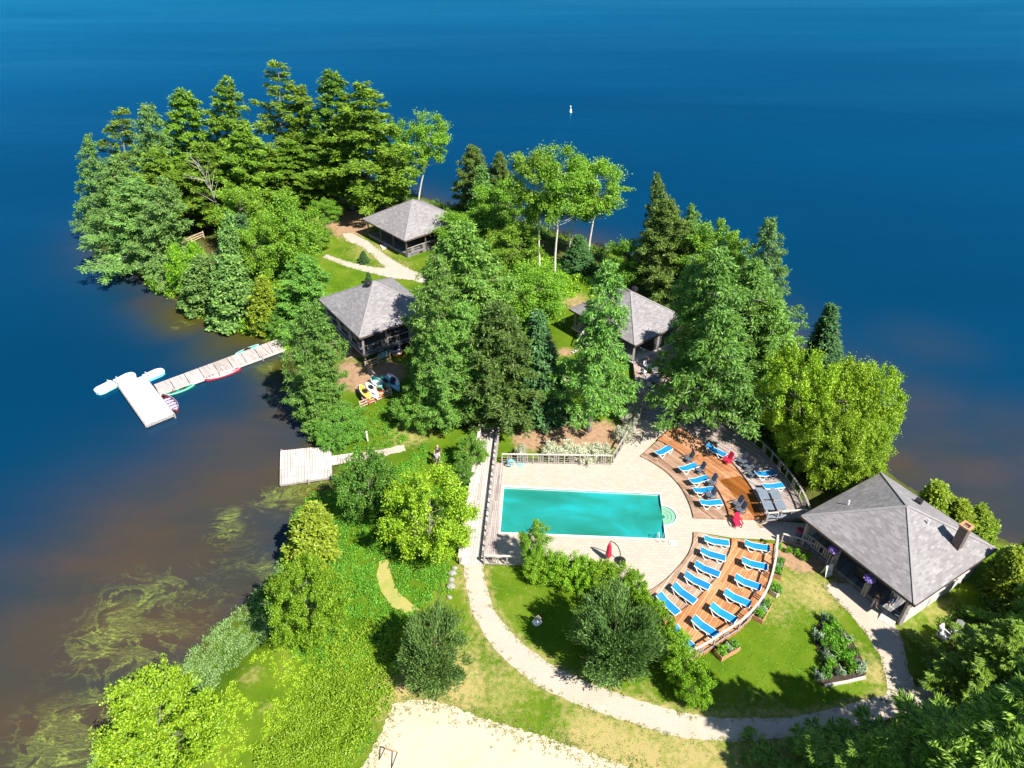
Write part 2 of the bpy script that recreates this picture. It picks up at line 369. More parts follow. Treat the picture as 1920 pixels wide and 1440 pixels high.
    t.links.new(mth(t, 'ADD', mth(t, 'MULTIPLY', w1, 0.6), w2), bp_.inputs['Height'])
    df = N(t, 'ShaderNodeBsdfDiffuse'); gl = N(t, 'ShaderNodeBsdfGlossy'); fr = N(t, 'ShaderNodeFresnel'); mx = N(t, 'ShaderNodeMixShader')
    fr.inputs['IOR'].default_value = 1.33; t.links.new(mixc(t, lanef, (0.04, 0.46, 0.80), (0.09, 0.60, 0.98)), gl.inputs['Color'])
    t.links.new(c, df.inputs['Color']); t.links.new(rg, gl.inputs['Roughness'])
    for q_ in (df, gl, fr): t.links.new(bp_.outputs[0], q_.inputs['Normal'])
    t.links.new(fr.outputs[0], mx.inputs[0]); t.links.new(df.outputs[0], mx.inputs[1]); t.links.new(gl.outputs[0], mx.inputs[2])
    t.links.new(mx.outputs[0], t.nodes['Material Output'].inputs[0]); t.nodes.remove(b)
    return m
M['water'] = water_mat()
def pool_mat():
    m, t, b = new_mat('teal_pool_water')
    n = noise(t, world_coords(t, rot=0.6, scale=(0.6, 1.2, 1)), 0.32, 4, 0.5, 0.6)
    c = ramp(t, n, [(0.32, (0.014, 0.19, 0.14)), (0.5, (0.018, 0.255, 0.22)), (0.68, (0.016, 0.36, 0.38))])
    t.links.new(c, b.inputs['Base Color']); b.inputs['Roughness'].default_value = 0.06; b.inputs['IOR'].default_value = 1.33
    bump(t, b, noise(t, world_coords(t), 2.5, 3, 0.5), 0.03, 0.1)
    return m
M['poolwater'] = pool_mat()

# ------------------------------------------------------------------ object helpers
def tag(o, label=None, cat=None, group=None, kind=None):
    if label: o['label'] = label
    if cat: o['category'] = cat
    if group: o['group'] = group
    if kind: o['kind'] = kind
    return o
def thing(name, label, cat, loc=(0, 0, 0), rz=0.0, group=None):
    o = bpy.data.objects.new(name, None); COL.objects.link(o)
    o.empty_display_size = 0.3
    o.location = loc; o.rotation_euler = (0, 0, rz)
    return tag(o, label, cat, group)
def origin(o):
    v = Vector((0, 0, 0))
    while o is not None:
        v += o.location; o = o.parent
    return v
def link_mesh(name, me, mat, parent=None, loc=None):
    o = bpy.data.objects.new(name, me); COL.objects.link(o)
    if mat is not None: me.materials.append(mat)
    if parent is not None: o.parent = parent
    if loc is not None: o.location = loc
    return o
def copy_tree(o, parent=None):
    c = o.copy(); COL.objects.link(c)
    if parent is not None: c.parent = parent
    for ch in list(o.children): copy_tree(ch, c)
    return c
class MB:
    """collects shapes; build() links them as one mesh, placed relative to the parent's position"""
    def __init__(s): s.v = []; s.f = []; s.uv = {}
    def add(s, vs, fs):
        n = len(s.v); s.v += [Vector(p) for p in vs]; s.f += [tuple(i + n for i in f) for f in fs]; return s
    def box(s, c, d, rz=0.0, mat=None):
        x, y, z = d[0] / 2, d[1] / 2, d[2] / 2
        P = [Vector(q) for q in ((-x,-y,-z),(x,-y,-z),(x,y,-z),(-x,y,-z),(-x,-y,z),(x,-y,z),(x,y,z),(-x,y,z))]
        Q = mat if mat is not None else Matrix.Rotation(rz, 3, 'Z')
        return s.add([Q @ p + Vector(c) for p in P], [(3,2,1,0),(4,5,6,7),(0,1,5,4),(1,2,6,5),(2,3,7,6),(3,0,4,7)])
    def beam(s, p0, p1, wd, ht):
        p0 = Vector(p0); p1 = Vector(p1); d = p1 - p0; L = d.length
        if L < 1e-4: return s
        x = d / L; up = Vector((0, 0, 1)) if abs(x.z) < 0.95 else Vector((0, 1, 0))
        y = up.cross(x).normalized(); z = x.cross(y)
        Q = Matrix((x, y, z)).transposed()
        return s.box((p0 + p1) / 2, (L, wd, ht), mat=Q)
    def tube(s, P, rad, n=8, cap=True):
        P = [Vector(p) for p in P]
        if isinstance(rad, (int, float)): rad = [rad] * len(P)
        vs = []; fs = []
        for i, p in enumerate(P):
            d = (P[min(i + 1, len(P) - 1)] - P[max(i - 1, 0)]).normalized()
            a = Vector((1, 0, 0)) if abs(d.x) < 0.8 else Vector((0, 1, 0))
            u = d.cross(a).normalized(); v = d.cross(u)
            for k in range(n):
                q = 2 * math.pi * k / n
                vs.append(p + u * (rad[i] * math.cos(q)) + v * (rad[i] * math.sin(q)))
        for i in range(len(P) - 1):
            for k in range(n):
                a = i * n + k; b = i * n + (k + 1) % n
                fs.append((a, b, b + n, a + n))
        if cap:
            fs.append(tuple(range(n - 1, -1, -1))); m = (len(P) - 1) * n; fs.append(tuple(m + k for k in range(n)))
        return s.add(vs, fs)
    def torus(s, c, Rr, r, n=18, m=8, Q=None):
        vs = []; fs = []
        for i in range(n):
            a = 2 * math.pi * i / n
            for j in range(m):
                b = 2 * math.pi * j / m
                p = Vector(((Rr + r * math.cos(b)) * math.cos(a), (Rr + r * math.cos(b)) * math.sin(a), r * math.sin(b)))
                vs.append((Q @ p if Q else p) + Vector(c))
        for i in range(n):
            for j in range(m):
                fs.append((i*m+j, ((i+1)%n)*m+j, ((i+1)%n)*m+(j+1)%m, i*m+(j+1)%m))
        return s.add(vs, fs)
    def prism(s, poly, z0, z1, holes=()):
        rings = [[Vector((p[0], p[1], 0)) for p in poly]] + [[Vector((p[0], p[1], 0)) for p in h] for h in holes]
        tri = tessellate_polygon(rings)
        flat = [p for r_ in rings for p in r_]; n = len(flat)
        vs = [Vector((p.x, p.y, z1)) for p in flat] + [Vector((p.x, p.y, z0)) for p in flat]
        fs = []
        for a, b, c in tri:
            cr = (flat[b] - flat[a]).cross(flat[c] - flat[a]).z
            if abs(cr) < 1e-9: continue
            if cr < 0: a, b, c = c, b, a
            fs.append((a, b, c)); fs.append((c + n, b + n, a + n))
        o = 0
        for k, r_ in enumerate(rings):
            m = len(r_)
            ar = sum(r_[i].x * r_[(i+1) % m].y - r_[(i+1) % m].x * r_[i].y for i in range(m))
            fl = (ar > 0) == (k == 0)
            for i in range(m):
                a, b = o + i, o + (i + 1) % m
                fs.append((a + n, b + n, b, a) if fl else (a, b, b + n, a + n))
            o += m
        return s.add(vs, fs)
    def sheet(s, poly, z=None):
        P = [Vector((p[0], p[1], 0)) for p in poly]
        zz = [(p[2] if z is None else z) for p in poly]
        fs = []
        for a, b, c in tessellate_polygon([P]):
            if (P[b] - P[a]).cross(P[c] - P[a]).z < 0: a, b, c = c, b, a
            fs.append((a, b, c))
        return s.add([Vector((p.x, p.y, q)) for p, q in zip(P, zz)], fs)
    def ball(s, c, r, n=10, m=6, sq=(1, 1, 1), jit=0.0):
        vs = [Vector((0, 0, 1))]; fs = []
        for i in range(1, m):
            th = math.pi * i / m
            for k in range(n):
                a = 2 * math.pi * k / n
                vs.append(Vector((math.sin(th) * math.cos(a), math.sin(th) * math.sin(a), math.cos(th))))
        vs.append(Vector((0, 0, -1)))
        for k in range(n):
            fs.append((0, 1 + k, 1 + (k + 1) % n)); e = len(vs) - 1; b = 1 + (m - 2) * n
            fs.append((e, b + (k + 1) % n, b + k))
        for i in range(m - 2):
            for k in range(n):
                a = 1 + i * n + k; b = 1 + i * n + (k + 1) % n
                fs.append((a, a + n, b + n, b))
        return s.add([Vector((p.x * sq[0], p.y * sq[1], p.z * sq[2])) * r * (1 + random.uniform(-jit, jit)) + Vector(c) for p in vs], fs)
    def build(s, name, mat, parent=None, smooth=False, loc=None, bevel=0.0):
        o0 = origin(parent) if parent is not None else Vector((0, 0, 0))
        if loc is not None: o0 = Vector(loc)
        me = bpy.data.meshes.new(name)
        me.from_pydata([p - o0 for p in s.v], [], s.f); me.update()
        if smooth: me.polygons.foreach_set('use_smooth', [True] * len(me.polygons))
        o = link_mesh(name, me, mat, parent, loc)
        if bevel:
            b = o.modifiers.new('bevel', 'BEVEL'); b.width = bevel; b.segments = 2; b.limit_method = 'ANGLE'
        return o
def struct(o): o['kind'] = 'structure'; return o
def jitter_poly(P, step=0.5, amp=0.12, seed=1):
    rg = random.Random(seed); out = []; step *= .55; amp *= .5
    n = len(P)
    for i in range(n):
        a, b = P[i], P[(i + 1) % n]; L = (b - a).length; k = max(1, int(L / step))
        d = (b - a).normalized() if L > 0 else Vector((1, 0, 0)); nn = Vector((-d.y, d.x, 0))
        for j in range(k):
            out.append(a.lerp(b, j / k) + nn * rg.uniform(-amp, amp))
    return out
def smooth_line(P, k=6):
    """Catmull-Rom through the points"""
    out = []
    for i in range(len(P) - 1):
        p0 = P[max(i - 1, 0)]; p1 = P[i]; p2 = P[i + 1]; p3 = P[min(i + 2, len(P) - 1)]
        for j in range(k):
            t = j / k
            out.append(0.5 * ((2 * p1) + (p2 - p0) * t + (2 * p0 - 5 * p1 + 4 * p2 - p3) * t * t + (3 * p1 - p0 - 3 * p2 + p3) * t ** 3))
    out.append(P[-1]); return out

# ------------------------------------------------------------------ terrain
POOL_PX = [(945, 913.5), (1237, 927), (1247.5, 1011), (938, 998.5)]
POOL = pts(POOL_PX, 0.0)
def grid_mesh(xs, ys, zf):
    X, Y = np.meshgrid(xs, ys); Z = zf(X, Y)
    co = np.stack([X, Y, Z], -1).reshape(-1, 3).astype(np.float32)
    nx, ny = len(xs), len(ys)
    i = np.arange(nx * ny).reshape(ny, nx)
    q = np.stack([i[:-1, :-1], i[:-1, 1:], i[1:, 1:], i[1:, :-1]], -1).reshape(-1, 4)
    return co, q
def mesh_from(name, co, quads, smooth=True):
    me = bpy.data.meshes.new(name)
    me.vertices.add(len(co)); me.vertices.foreach_set('co', np.ascontiguousarray(co, np.float32).ravel())
    me.loops.add(len(quads) * 4); me.loops.foreach_set('vertex_index', np.ascontiguousarray(quads, np.int32).ravel())
    me.polygons.add(len(quads)); me.polygons.foreach_set('loop_start', np.arange(0, len(quads) * 4, 4, dtype=np.int32))
    me.update(calc_edges=True)
    if smooth: me.polygons.foreach_set('use_smooth', np.ones(len(quads), bool))
    me.validate(); return me
def field(X, Y, discs, z=0.0):
    f = np.zeros(X.shape)
    for px, py, r_, s_ in discs:
        p = at(px, py, z); d2 = ((X - p.x) ** 2 + (Y - p.y) ** 2) / (r_ * r_)
        f = np.maximum(f, s_ * np.exp(-d2 * 0.9))
    return np.clip(f, 0, 1)
def add_attr(me, name, vals):
    a = me.attributes.new(name, 'FLOAT', 'POINT'); a.data.foreach_set('value', np.ascontiguousarray(vals, np.float32).ravel())
pool_c = sum(POOL, Vector()) / 4
pool_big = [(p - pool_c) * 1.0 + (p - pool_c).normalized() * 0.6 + pool_c for p in POOL]
alc = at(1252, 966)
def terr(X, Y):
    d = sdist(X, Y); z = hfun(d)
    pit = inpoly(X, Y, pool_big) | (np.hypot(X - alc.x, Y - alc.y) < 1.7)
    z = np.where(pit, -2.2, z)
    return z
xs = np.arange(-75, 95, 0.5); ys = np.arange(-28, 172, 0.5)
co, q = grid_mesh(xs, ys, terr)
zq = co[q][:, :, 2].max(1)
q = q[zq > -4.5]
me = mesh_from('ground', co, q)
GX, GY = co[:, 0], co[:, 1]
dirt = field(GX, GY, [(1070,812,3.2,.8),(1000,820,2.6,.7),(1130,815,2.8,.7),(640,700,3.2,.75),(690,712,2.4,.8),(665,655,2.2,.8),(640,640,2.5,.7),(720,700,3,.7),
    (615,400,5,.85),(650,410,5,.8),(595,372,6,.95),(560,375,4,.9),(650,380,4,.8),(660,430,4,.7),(400,465,3.0,.9),(380,470,2,.7),
    (1500,1040,2.0,.95),(1470,1035,1.2,.8),(1085,570,2.5,.5),(1590,1080,2.0,.6),(735,1290,1.2,.4),(1265,470,3,.5),(1060,660,1.3,.6)])
dry = field(GX, GY, [(1060,815,4,.7),(980,1120,3,.25),(870,1230,3,.5),(930,1290,4,.5),(860,1285,3,.75),(750,1300,2.5,.75),(1120,1385,3,.8),(1080,1360,2.5,.5),
    (1190,1430,3,.9),(1300,1420,4,.7),(1440,1400,4,.6),(1490,1100,3,.55),(1530,1110,2.5,.7),(1450,1140,3,.45),(1600,1230,2.0,.5),(1640,1260,1.5,.7),
    (470,1265,1.4,.45),(500,1330,1.2,.4),(770,810,3,.6),(700,470,5,.55),(740,500,4,.5),(1070,560,3,.6),(1700,1180,3,.4),(1760,1140,3,.5),
    (870,1090,1.2,.6),(1130,1255,2.,.5),(1210,1300,2,.4),(980,1400,4,.3),(850,1400,2,.5),(660,440,4,.5),(930,1060,1.5,.35)])
# worn margins beside the gravel path
PATH_L = [(869,1058),(876,1110),(893,1165),(925,1212),(975,1262),(1040,1302),(1110,1332),(1190,1358),(1280,1384),(1400,1390),(1500,1379),(1600,1362),(1720,1335),(1900,1290)]
PATH_R = [(905,1058),(913,1100),(926,1140),(956,1182),(1000,1222),(1060,1260),(1130,1290),(1210,1317),(1300,1340),(1400,1347),(1480,1344),(1560,1330),(1640,1308),(1800,1270)]
for L in (PATH_L, PATH_R):
    P = pts(L)
    dd = np.full(GX.shape, 1e9)
    for a, b in zip(P[:-1], P[1:]):
        e = b - a; t_ = np.clip(((GX - a.x) * e.x + (GY - a.y) * e.y) / e.length_squared, 0, 1)
        dd = np.minimum(dd, np.hypot(GX - a.x - t_ * e.x, GY - a.y - t_ * e.y))
    dry = np.maximum(dry, 0.62 * np.exp(-(dd / 0.55) ** 2))
litter_zones = [[(190,450),(260,390),(440,345),(560,340),(560,370),(440,400),(430,450),(520,520),(600,560),(560,640),(480,600),(300,530)],
    [(640,350),(760,360),(1010,425),(1180,485),(1300,530),(1420,590),(1490,660),(1440,800),(1300,780),(1260,640),(1180,560),(1080,500),(900,420),(780,390),(650,395)],
    [(780,560),(900,560),(1040,640),(1050,770),(920,805),(790,800),(770,700)],
    [(1400,770),(1490,660),(1560,705),(1640,800),(1660,900),(1600,930),(1515,960),(1480,900)],[(1560,1400),(1700,1290),(1800,1190),(1950,1050),(2200,1300),(1900,1600),(1500,1600)]]
litter = np.zeros(GX.shape)
for Z in litter_zones:
    litter = np.maximum(litter, inpoly(GX, GY, pts(Z)) * 0.9)
litter = np.maximum(litter, np.clip(1.25 - np.abs(sdist(GX, GY)) / 0.9, 0, .85))
add_attr(me, 'dirt', dirt); add_attr(me, 'dry', dry); add_attr(me, 'litter', litter)
gr = struct(link_mesh('ground', me, M['ground']))
tag(gr, 'green lawn and bare soil of the wooded point reaching into the lake', 'ground')

# lake: fine cells near the shore, wide ones out to the horizon
far_ = np.array([400, 800, 1600, 3200, 6500, 12000.])
wx = np.concatenate([-far_[::-1], [-260, -180, -130], np.arange(-95, 100, 0.8), [130, 180, 260], far_])
wy = np.concatenate([[-6000, -1500, -400, -120], np.arange(-30, 175, 0.8), [200, 240, 300], far_ + 20])
co, q = grid_mesh(wx, wy, lambda X, Y: np.full(X.shape, WATER_Z))
me = mesh_from('lake_water', co, q)
WX, WY = co[:, 0], co[:, 1]
ds = -sdist(WX, WY)
cove = inpoly(WX, WY, pts([(560,700),(640,900),(640,1000),(400,1250),(100,1600),(-300,1600),(-300,1300),(0,1120),(200,950),(380,780)], WATER_Z))
bro = field(WX, WY, [(540,770,6,.9),(470,850,9,.8),(520,900,7,.95),(430,930,10,.9),(330,960,9,.75),(300,1030,11,.95),(400,1030,8,1),(180,1100,10,.9),(230,1180,11,1),
   (80,1200,9,.95),(60,1320,12,1),(150,1380,12,1),(-60,1380,14,1),(0,1440,12,1),(330,1150,9,1),(450,1090,6,1),(460,600,6,.7),(300,560,4,.8),(390,590,4.5,.9),
   (1610,730,7,.6),(1700,780,9,.5),(1790,880,10,.7),(1850,950,9,.8),(1920,1000,10,.8),(1740,650,6,.2),(1690,880,5,.95),(1950,850,8,.6)], WATER_Z)
bro = np.maximum(bro, np.clip(np.exp(-np.maximum(ds, 0) / 3.0) * 0.85, 0, 1))
oli = field(WX, WY, [(470,625,4.5,1),(520,690,3.0,.9),(430,610,3.5,.9),(360,600,4,.8),(420,650,4.0,.7),(585,920,2.5,1),(600,835,1.5,.9),(530,720,2,.6),(330,590,3.5,.7),(480,660,4,.6)], WATER_Z)
alg = field(WX, WY, [(345,606,1.3,.7),(330,612,1.2,.6),(500,690,1.6,.8),(560,930,2.4,1),(510,935,1.6,.9),(600,905,1.6,1),(432,965,1.3,.95),(428,995,1.6,.9),(470,1010,1.6,.45),
   (490,1060,1.2,.8),(505,1085,1.2,.9),(240,1140,3.0,.95),(300,1110,2.4,.8),(210,1190,2.8,.95),(270,1200,3,.7),(330,1180,3,.55),(150,1245,2,.55),(250,1250,2.5,.8),(190,1320,2.5,.8),(110,1370,2.8,.9),(140,1420,2.2,1),
   (260,1290,1.6,.8),(70,1440,3,.8),(380,1110,3,.45),(420,1060,3,.35),(605,840,1.2,.8)], WATER_Z)
add_attr(me, 'brown', bro); add_attr(me, 'olive', oli); add_attr(me, 'algae', alg)
lake = struct(link_mesh('lake_water', me, M['water']))
tag(lake, 'deep blue lake water turning brown and weedy in the shallows', 'lake')

# ------------------------------------------------------------------ paths, sand, paving
def sheet(name, P, z, mat, label, cat, seed=1, amp=0.12, step=0.45):
    mb = MB(); mb.sheet(jitter_poly(P, step, amp, seed), z)
    return tag(struct(mb.build(name, mat)), label, cat)
PL = smooth_line(pts(PATH_L)); PR = smooth_line(pts(PATH_R))
sheet('gravel_path', PL + PR[::-1], 0.012, M['gravel'], 'pale gravel path curving from the boardwalk past the lawn', 'path', 2, 0.14)
HP = [(1545,1100),(1558,1092),(1600,1094),(1622,1108),(1650,1134),(1676,1166),(1692,1202),(1702,1250),(1716,1290),(1740,1310),(1660,1318),(1664,1285),(1650,1230),(1626,1192),(1600,1158),(1566,1124)]
sheet('gravel_path', pts(HP), 0.020, M['gravel'], 'short gravel path leading up to the pool house porch', 'path', 3, 0.12)
ISL = [(640,437),(660,437),(690,452),(712,470),(745,492),(772,506),(800,518),(815,530),(795,532),(770,525),(735,522),(690,511),(650,500),(604,482),(612,477),(650,490),(690,499),(722,503),(712,492),(698,478),(676,462),(650,452)]
sheet('gravel_path', pts(ISL), 0.012, M['gravel'], 'forked gravel path between the far pavilion and the boathouse', 'path', 4, 0.15)
sheet('gravel_path', [ground(a, b) + Vector((0,0,.0)) for a, b in [(645,857),(690,851),(760,838),(758,846),(700,857),(650,868)]], None, M['gravel'],
      'narrow gravel path leading off the square dock', 'path', 5, 0.06) if False else None
GPL = smooth_line([ground(a, b) for a, b in [(655,861),(690,855),(725,848),(759,840)]], 5)
GPV = []
for i, p in enumerate(GPL):
    d_ = (GPL[min(i + 1, len(GPL) - 1)] - GPL[max(i - 1, 0)]); n_ = Vector((-d_.y, d_.x, 0)).normalized() * (.50 + .08 * math.sin(i * 2.1))
    for k in (-1, -.33, .33, 1): q_ = p + n_ * k; GPV.append(Vector((q_.x, q_.y, gz(q_.x, q_.y) + .05)))
mb = MB(); mb.add(GPV, [(i * 4 + k, i * 4 + 4 + k, i * 4 + 5 + k, i * 4 + 1 + k) for i in range(len(GPL) - 1) for k in range(3)])
o_ = mb.build('gravel_path', M['gravel']); 
for pl in o_.data.polygons:
    if pl.normal.z < 0: pl.flip()
tag(struct(o_), 'narrow gravel path leading to the square dock', 'path')
DOCKPATH = [(640,852),(700,846),(764,832),(764,848),(700,863),(640,874)]
SP = [(735,1322),(765,1313),(805,1312),(850,1325),(900,1345),(960,1364),(1020,1380),(1080,1402),(1140,1424),(1200,1448),(1290,1500),(1300,1560),(600,1560),(660,1470),(692,1420),(716,1368)]
sheet('beach_sand', pts(SP), 0.008, M['sand'], 'pale sand area at the bottom edge of the lawn', 'sand', 6, 0.22, 0.35)
TRK = [(712,1052),(728,1050),(735,1085),(748,1112),(775,1135),(790,1145),(760,1150),(735,1138),(714,1108),(706,1078)]
mb = MB(); mb.sheet(jitter_poly([ground(a, b) + Vector((0, 0, 0.05)) for a, b in TRK], 0.4, 0.06)); tag(struct(mb.build('grass_track', M['track'])), 'curved worn track through the meadow left of the boardwalk', 'track')

IN_UP = [(1200.8,854.3),(1220,864),(1237.4,875),(1252,886),(1265,898.8),(1277,913),(1285,926.5),(1294.9,948.3),(1300.8,970)]
IN_LO = [(1300.8,996.6),(1300,1012),(1296.8,1025.3),(1290,1040),(1279,1055),(1259,1076.8),(1245,1089),(1229.5,1100.6),(1209.7,1111.5)]
MID_UP = [(1233.5,823.6),(1256,836),(1277,849.3),(1308.7,875),(1330.5,896.8),(1348.3,920.6),(1362,948.3),(1368,970)]
MID_LO = [(1372,1008.5),(1371,1024),(1366,1039),(1350,1073),(1328.5,1100.6),(1300.8,1128),(1269,1150),(1245,1166)]
TH_UP = [(1265,794),(1292,809),(1318.6,826.5),(1348,846),(1374,867),(1399.8,898.8),(1419.6,930.5),(1437.4,968)]
OUT_UP = [(1345,772),(1390,800),(1433,831.5),(1473,875),(1497,907),(1510,930),(1519,953)]       # top rail
OUT_LO = [(1459,1003),(1457,1025),(1455,1047),(1446,1085),(1435,1112),(1417,1137),(1390,1164),(1358,1184),(1329,1204),(1289,1224)]  # top rail
PATIO = [(910,1056),(990,1058),(1050,1075),(1130,1090),(1205,1112)] + IN_LO[::-1][1:] + [(1372,1008.5),(1456,1013),(1560,1022),(1560,986),(1440,976)] + IN_UP[::-1] + [(1233,823),(1265,794),(1245,776),(1213,772),(1196,789),(1170,826),(1147,870),(944,867)]
def circ_pts(c, r_, n=20): return [Vector((c.x + r_ * math.cos(2*math.pi*i/n), c.y + r_ * math.sin(2*math.pi*i/n), 0)) for i in range(n)]
# pool outline with the round step alcove on its right side
tr, brp = POOL[1], POOL[2]
side = (brp - tr); sl = side.length; sd = side / sl; outw = Vector((-sd.y, sd.x, 0))
if outw.x < 0: outw = -outw
alc_mid = tr + sd * (sl * 0.49); AR = 1.15
arc = [alc_mid - sd * (AR * math.cos(math.pi*i/12)) + outw * (AR * math.sin(math.pi*i/12)) for i in range(13)]
pool_outline = [POOL[0], POOL[1]] + arc + [POOL[2], POOL[3]]
mb = MB(); mb.prism(pts(PATIO), -0.06, 0.03, [pool_outline])
tag(struct(mb.build('pool_terrace', M['paving'])), 'beige stone paving around the swimming pool', 'paving')

pool = thing('swimming_pool', 'rectangular teal swimming pool with a rounded step alcove', 'swimming pool', pool_c)
mb = MB(); mb.sheet(pool_outline, -0.17); mb.build('pool_water', M['poolwater'], pool)
mb = MB()
n = len(pool_outline)
for i in range(n):
    a, b = pool_outline[i], pool_outline[(i + 1) % n]
    mb.add([a + Vector((0,0,.025)), b + Vector((0,0,.025)), b - Vector((0,0,1.6)), a - Vector((0,0,1.6))], [(0, 1, 2, 3)])
mb.build('pool_wall', M['pooltile'], pool)
def ring(P, wdt):
    c = sum(P, Vector()) / len(P); out = []
    n = len(P)
    for i in range(n):
        d1 = (P[i] - P[i-1]); d2 = (P[(i+1) % n] - P[i])
        n1 = Vector((-d1.y, d1.x, 0)).normalized(); n2 = Vector((-d2.y, d2.x, 0)).normalized()
        m = (n1 + n2)
        m = m.normalized() if m.length > 1e-4 else n1
        out.append(P[i] + m * wdt)
    return out
area = sum(pool_outline[i].x * pool_outline[(i+1)%n].y - pool_outline[(i+1)%n].x * pool_outline[i].y for i in range(n))
outer = ring(pool_outline, -0.16 if area > 0 else 0.16)
mb = MB(); mb.prism(outer, 0.031, 0.065, [pool_outline]); mb.build('coping', M['white'], pool)
mb = MB()
for k, rr in enumerate((1.10, 0.78, 0.48)):
    P = [alc_mid - sd * (rr * math.cos(math.pi*i/12)) + outw * (rr * math.sin(math.pi*i/12) + 0.0) for i in range(13)]
    P += [alc_mid + sd * rr - outw * 0.01, alc_mid - sd * rr - outw * 0.01]
    inner = AR - rr
ms = MB()
for k, (r0, r1) in enumerate(((1.13, 0.80), (0.80, 0.5), (0.5, 0.22))):
    P = [alc_mid - sd * (r0 * math.cos(math.pi*i/12)) + outw * (r0 * math.sin(math.pi*i/12)) for i in range(13)]
    Q = [alc_mid - sd * (r1 * math.cos(math.pi*i/12)) + outw * (r1 * math.sin(math.pi*i/12)) for i in range(13)]
    z = -0.03 - 0.05 * k
    ms.prism(P + Q[::-1], -0.5, z)
ms.build('pool_steps', M['poolstep'], pool)
for f_, s_ in ((0.14, 1), (0.86, 1)):
    p = POOL[0].lerp(POOL[1], f_)
    mb = MB(); mb.box(p + Vector((0, 0.1, 0.085)), (0.55, 0.22, 0.04), R(-2)); mb.build('skimmer_lid', M['white'], pool)

# ------------------------------------------------------------------ decks
def deck(name, label, tiers, end_boards=True):
    c = sum(tiers[0][0], Vector()) / len(tiers[0][0])
    t = thing(name, label, 'deck', (c.x, c.y, 0))
    for P, z, mat, pl in tiers:
        mb = MB(); mb.prism(P, 0.035, z)
        o = mb.build('deck_tier', mat, t)
        if pl: o['label'] = pl
    return t
def lm(L, z): return smooth_line(pts(L, z), 4)
zA, zB, zC = 0.17, 0.34, 0.51
upA, upB, upC = lm(IN_UP, zA), lm(MID_UP, zB), lm(TH_UP, zC)
upO = smooth_line([Vector((p.x, p.y, 0)) for p in pts(OUT_UP, zC + 1.05)], 4)
deck('sun_deck', 'curved upper sun deck of three stepped timber tiers beside the pool', [
    (upA + upB[::-1], zA, M['deck_brown'], 'brown inner tier nearest the pool'),
    (upB + upC[::-1], zB, M['deck_orange_up'], 'orange middle tier with a dark wet patch'),
    (upC + [upO[-1]] + upO[::-1] + [at(1300, 775, zC)], zC, M['deck_grey'], 'weathered grey outer tier along the curved railing')])
loA, loB = lm(IN_LO, zA), lm(MID_LO, zB)
loO = smooth_line([Vector((p.x, p.y, 0)) for p in pts(OUT_LO, zB + 1.05)], 4)
deck('sun_deck', 'curved lower sun deck of two tiers below the pool corner', [
    (loA + loB[::-1], zA, M['deck_tan'], 'pale tan inner tier'),
    (loB + [loO[-1]] + loO[::-1][1:], zB, M['deck_orange'], 'orange cedar outer tier')])
# wet patch on the middle tier: a real film of water
WET = [(1349,901),(1362,897),(1388,892),(1398,899),(1408,915),(1418,932),(1424,948),(1426,966),(1414,970),(1406,958),(1396,944),(1388,935),(1376,930),(1366,918),(1356,909)]
m_, t_, b_ = new_mat('wet_boards')
sc_ = M['deck_orange_up']
M['wet'] = planks('wet_deck_boards', ((0.13, 0.04, 0.008), (0.25, 0.085, 0.018), (0.36, 0.13, 0.03)), A_UP, 0.2, rough=0.25)
bpy.data.materials.remove(m_)
mb = MB(); mb.sheet(jitter_poly(pts(WET, zB), 0.3, 0.06), zB + 0.004)
tag(struct(mb.build('wet_patch', M['wet'])), 'dark wet patch soaked into the orange middle tier', 'puddle')
m_ = plain('damp_paving', (0.30, 0.23, 0.16), 0.5, 0.2, 3)
mb = MB(); mb.sheet(jitter_poly(pts([(1417,979),(1425,977),(1434,984),(1433,990),(1424,990)], 0.03), 0.15, 0.05), 0.034)
tag(struct(mb.build('puddle', m_)), 'small damp stain on the paving below the upper deck', 'puddle')

